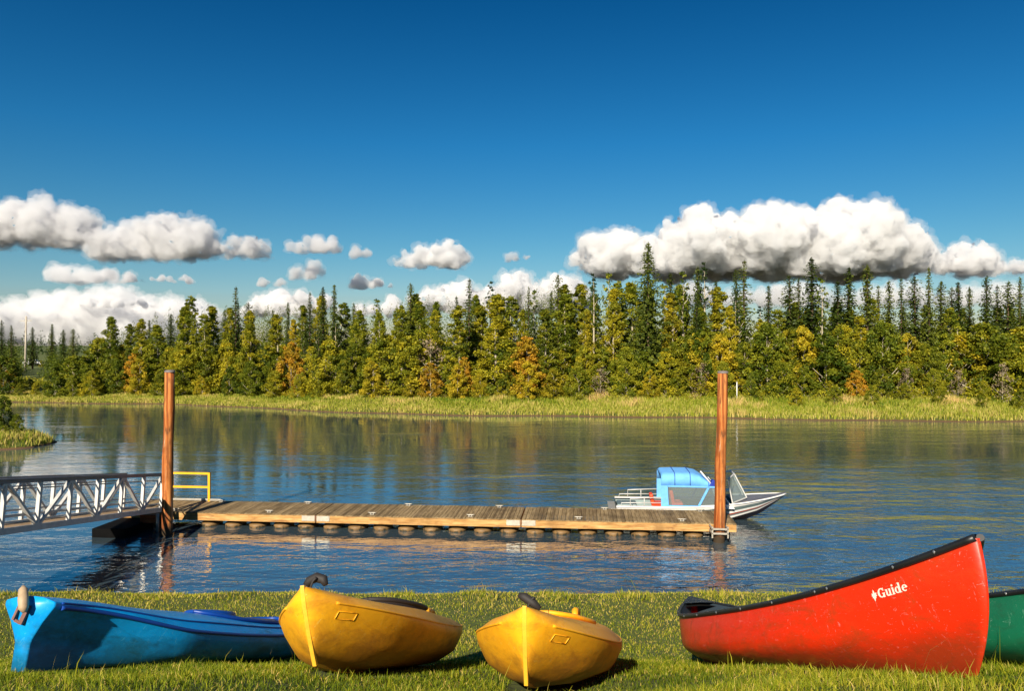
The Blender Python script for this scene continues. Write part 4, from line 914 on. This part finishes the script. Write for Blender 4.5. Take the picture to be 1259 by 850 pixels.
# ------------------------------------------------------------------ small far things
t = thing('utility_pole', 'pale weathered utility pole standing among far trees at the left', 'pole', (-92, 146, h1(-92, 146)))
MB().tube([(0, 0, -.5), (.10, 0, 5), (.22, 0, 10.6)], [.20, .18, .14], 10).build('shaft', M['grey_wood'], t); MB().bar((-.9, 0, 9.7), (1.3, 0, 9.75), .1, .12).build('crossarm', M['grey_wood'], t)
t = thing('marker_post', 'white post standing in far bank grass just right of the right pile', 'post', (*by_px(906, 11)[:2], h1(*by_px(906, 11))))
MB().tube([(0, 0, -.3), (0, 0, 2.1)], .05, 10).build('shaft', M['white_paint'], t); MB().lathe([(.0001, .05), (.04, .03), (.058, 0), (.058, -.08)], (0, 0, 2.1), 10).build('cap', M['galv'], t)
tx, ty = -113.5, 183.0
t = thing('pickup_truck', 'small white pickup truck parked among far trees beside the utility pole', 'truck', (tx, ty, h1(tx, ty)), R(20))
mb = MB(); prof = [(-1.9, .45), (1.9, .45), (1.95, .95), (1.0, 1.05), (-1.9, 1.05)]
k = len(prof); mb.add([(x_, s_ * .85, z_) for s_ in (-1, 1) for x_, z_ in prof], [tuple(range(k)), tuple(2 * k - 1 - i for i in range(k))] + [(i, i + k, (i + 1) % k + k, (i + 1) % k) for i in range(k)]); mb.build('body', M['white_paint'], t)
prof = [(-.9, 1.05), (1.05, 1.05), (.55, 1.72), (-.75, 1.75)]; k = 4; mb = MB(); mb.add([(x_, s_ * .78, z_) for s_ in (-1, 1) for x_, z_ in prof], [tuple(range(k)), tuple(2 * k - 1 - i for i in range(k))] + [(i, i + k, (i + 1) % k + k, (i + 1) % k) for i in range(k)]); mb.build('cab', M['white_paint'], t)
for s_ in (-1, 1): MB().add([(-.75, s_ * .79, 1.12), (.9, s_ * .79, 1.12), (.5, s_ * .79, 1.64), (-.68, s_ * .79, 1.66)], [(0, 1, 2, 3)]).build('window', M['rubber'], t)
for x_ in (-1.2, 1.25):
    for s_ in (-.8, .8): MB().tube([(x_, s_ - .1, .36), (x_, s_ + .1, .36)], .36, 16).build('wheel', M['tyre'], t)

# ------------------------------------------------------------------ clouds: bodies of real vapour at their distance
m = bpy.data.materials.new('cloud_vapour'); m.use_nodes = True; n = m.node_tree; n.nodes.clear(); o = n.nodes.new('ShaderNodeOutputMaterial')
pv = n.nodes.new('ShaderNodeVolumePrincipled'); pv.inputs['Color'].default_value = (.966, .966, .972, 1); pv.inputs['Density'].default_value = .034; pv.inputs['Anisotropy'].default_value = 0.0
n.links.new(pv.outputs[0], o.inputs['Volume']); M['cloud'] = m
m = bpy.data.materials.new('cloud_fringe'); m.use_nodes = True; n = m.node_tree; n.nodes.clear(); o = n.nodes.new('ShaderNodeOutputMaterial')
pv = n.nodes.new('ShaderNodeVolumePrincipled'); pv.inputs['Color'].default_value = (.985, .985, .985, 1); pv.inputs['Density'].default_value = .0042
n.links.new(pv.outputs[0], o.inputs['Volume']); M['fringe'] = m
m = M['cloud'].copy(); m.name = 'cloud_thin'; next(q for q in m.node_tree.nodes if q.type == 'PRINCIPLED_VOLUME').inputs['Density'].default_value = .0075; M['thin'] = m
m = M['cloud'].copy(); m.name = 'cloud_grey'; q = next(q for q in m.node_tree.nodes if q.type == 'PRINCIPLED_VOLUME'); q.inputs['Color'].default_value = (.90, .90, .915, 1); q.inputs['Density'].default_value = .022; M['grey'] = m
tx4 = bpy.data.textures.new('torn', 'CLOUDS'); tx4.noise_scale = .10; tx4.noise_depth = 4
def vtex(name, sc_):
    q_ = bpy.data.textures.new(name, 'VORONOI'); q_.noise_scale = sc_; q_.noise_intensity = 1.0; return q_
tx1, tx2 = vtex('billow', .17), vtex('small_billow', .065)
tx3 = bpy.data.textures.new('curl', 'CLOUDS'); tx3.noise_scale = .03; tx3.noise_depth = 2
tx0 = bpy.data.textures.new('drift', 'CLOUDS'); tx0.noise_scale = .22; tx0.noise_depth = 2
def cloud(label, nodes, ybase, dist=4200.0, depth=.8, group=None, thin=False, vox=1.5, grey=False):
    """nodes: (picture column, top row) of the lumps that make the cloud; flat base"""
    sc = dist / 950; bm = bmesh.new(); cxm = np.mean([q[0] for q in nodes]); o0 = Vector(((cxm - 629.5) * sc, dist, EYE + (425 - ybase) * sc))
    for (px, yt), nxt in zip(nodes, nodes[1:] + nodes[-1:]):
        hh = (ybase - yt); r_ = hh * .5; gap = max(abs(nxt[0] - px), 8)
        balls = [(px, hh - r_ * .62, 0, r_ * .62)]
        for q in range(int(5 + hh / 6)):
            rr = random.uniform(.22, .42) * hh; balls.append((px + random.uniform(-.7, .7) * max(r_, gap * .7), random.uniform(.0, max(hh * .8 - rr, 1)) + rr * .4, random.uniform(-1, 1) * hh * depth * .7, rr))
        for bx_, bz_, by_, rr in balls:
            bmesh.ops.create_icosphere(bm, subdivisions=2, radius=rr, matrix=Matrix.Translation((bx_ - cxm, by_, bz_)))
    for v in bm.verts: v.co *= .01          # unit 100 px while shaping
    me = bpy.data.meshes.new('cloud'); bm.to_mesh(me); bm.free(); ob = bpy.data.objects.new('cloud', me); COL.objects.link(ob); ob.location = (random.uniform(-9, 9), random.uniform(-9, 9), 0); amp_ = min(1.0, max(q[1] * 0 + ybase - q[1] for q in nodes) / 45)
    a = ob.modifiers.new('r', 'REMESH'); a.mode = 'VOXEL'; a.voxel_size = .01 * vox
    def shaped(mods):
        for nm_, tx_, st_2, ml in mods:
            d = ob.modifiers.new(nm_, 'DISPLACE'); d.strength = st_2 * amp_; d.mid_level = ml
            if tx_: d.texture = tx_; d.texture_coords = 'GLOBAL'
        bpy.context.view_layer.update(); m2 = bpy.data.meshes.new_from_object(ob.evaluated_get(bpy.context.evaluated_depsgraph_get()))
        for q_ in list(ob.modifiers)[1:]: ob.modifiers.remove(q_)
        k_ = len(m2.vertices); co = np.empty(k_ * 3, np.float32); m2.vertices.foreach_get('co', co); co = co.reshape(-1, 3)
        low = co[:, 2] < .04; co[low, 2] = .04 + (co[low, 2] - .04) * .62      # flattened base
        co *= 100 * sc; m2.vertices.foreach_set('co', co.ravel()); m2.update(); return m2
    core = shaped((('d0', tx0, .16, .5), ('d1', tx1, -.12, .40), ('d2', tx2, -.035, .40), ('d3', tx3, .035, .5)))
    soft = shaped((('d0', tx0, .16, .5), ('d1', tx1, -.08, .40), ('d4', tx4, .26, .40)))
    ob.modifiers.clear(); ob.data = core; bpy.data.meshes.remove(me); core.materials.clear(); core.materials.append(M['thin'] if thin else M['grey'] if grey else M['cloud'])
    soft.materials.clear(); soft.materials.append(M['fringe']); link('vapour_fringe', soft, ob)
    ob.location = o0; tag(ob, label, 'cloud', group or 'fair weather clouds over the far bank'); return ob
cloud('huge white cumulus bank above the trees right of the tall spruce', [(742, 285), (762, 277), (800, 287), (830, 270), (860, 252), (897, 264), (935, 250), (975, 252), (1030, 242), (1072, 262), (1125, 288), (1180, 298), (1210, 298), (1245, 316), (1290, 318), (1340, 310), (1400, 325)], 338, 4200, 1.0)
cloud('thin grey cloud shelf below the huge white cumulus bank', [(q_, 350 + 6 * math.sin(q_ * .05)) for q_ in range(850, 1340, 22)], 378, 5200, 1.0, thin=True)
cloud('grey-white cumulus at the left edge of the sky', [(-30, 250), (15, 246), (52, 241), (85, 252), (108, 276)], 302, 4000, grey=True)
cloud('long grey-white cumulus drifting right of the left edge cumulus', [(140, 275), (168, 270), (205, 263), (235, 262), (262, 284), (290, 288), (315, 290)], 318, 4000, grey=True)
cloud('small flat cloud with ragged ends high over the left trees', [(368, 294), (390, 287), (408, 292)], 312, 4300, grey=True)
cloud('small round puff just under the small flat ragged cloud', [(368, 327), (385, 319)], 345, 4500, grey=True)
cloud('tiny grey puff left of the lens-shaped cloud', [(438, 300), (450, 303)], 318, 4300, grey=True)
cloud('lens-shaped white cloud in the middle of the sky', [(498, 306), (525, 302), (548, 294), (562, 300)], 331, 4300)
cloud('faint tiny grey cloud right of the lens-shaped cloud', [(628, 308), (648, 311)], 323, 4300, grey=True)
cloud('flat white cloud under the tiny grey puff', [(440, 338), (462, 338), (480, 348)], 356, 4600)
cloud('grey streak cloud right of the low cloud bank', [(322, 342), (345, 340)], 354, 4700, grey=True)
cloud('white cumulus tops peeping over the trees in the middle', [(530, 352), (565, 344), (600, 348), (638, 332), (660, 345), (692, 336), (712, 350)], 385, 6000)
cloud('white cloud low behind the left trees', [(318, 362), (345, 352), (375, 358), (440, 368), (480, 366)], 390, 6000)
cloud('broad layered cloud bank low over the left horizon', [(-60, 372), (-20, 374), (20, 366), (50, 360), (85, 358), (120, 352), (150, 350), (175, 360), (205, 364), (245, 366)], 424, 6500, 1.0, thin=True)
cloud('long grey roll low in the layered cloud bank above the utility pole', [(-30, 384), (0, 382), (30, 380), (62, 384), (90, 386)], 396, 6000, grey=True)
cloud('pale ragged roll in the layered cloud bank above the lone leafy tree', [(110, 366), (140, 362), (168, 366), (190, 372)], 380, 6000)
cloud('pale flat cloud sheet above the layered cloud bank at the left', [(q_, 328 + 4 * math.sin(q_ * .06)) for q_ in range(70, 150, 14)], 349, 7000, 1.0, thin=True)
cloud('dark grey roll lying in front of the layered cloud bank', [(130, 330), (158, 332), (175, 340)], 350, 5600, grey=True)
cloud('thin grey roll right of the layered cloud bank', [(200, 338), (228, 336)], 349, 5600, grey=True)
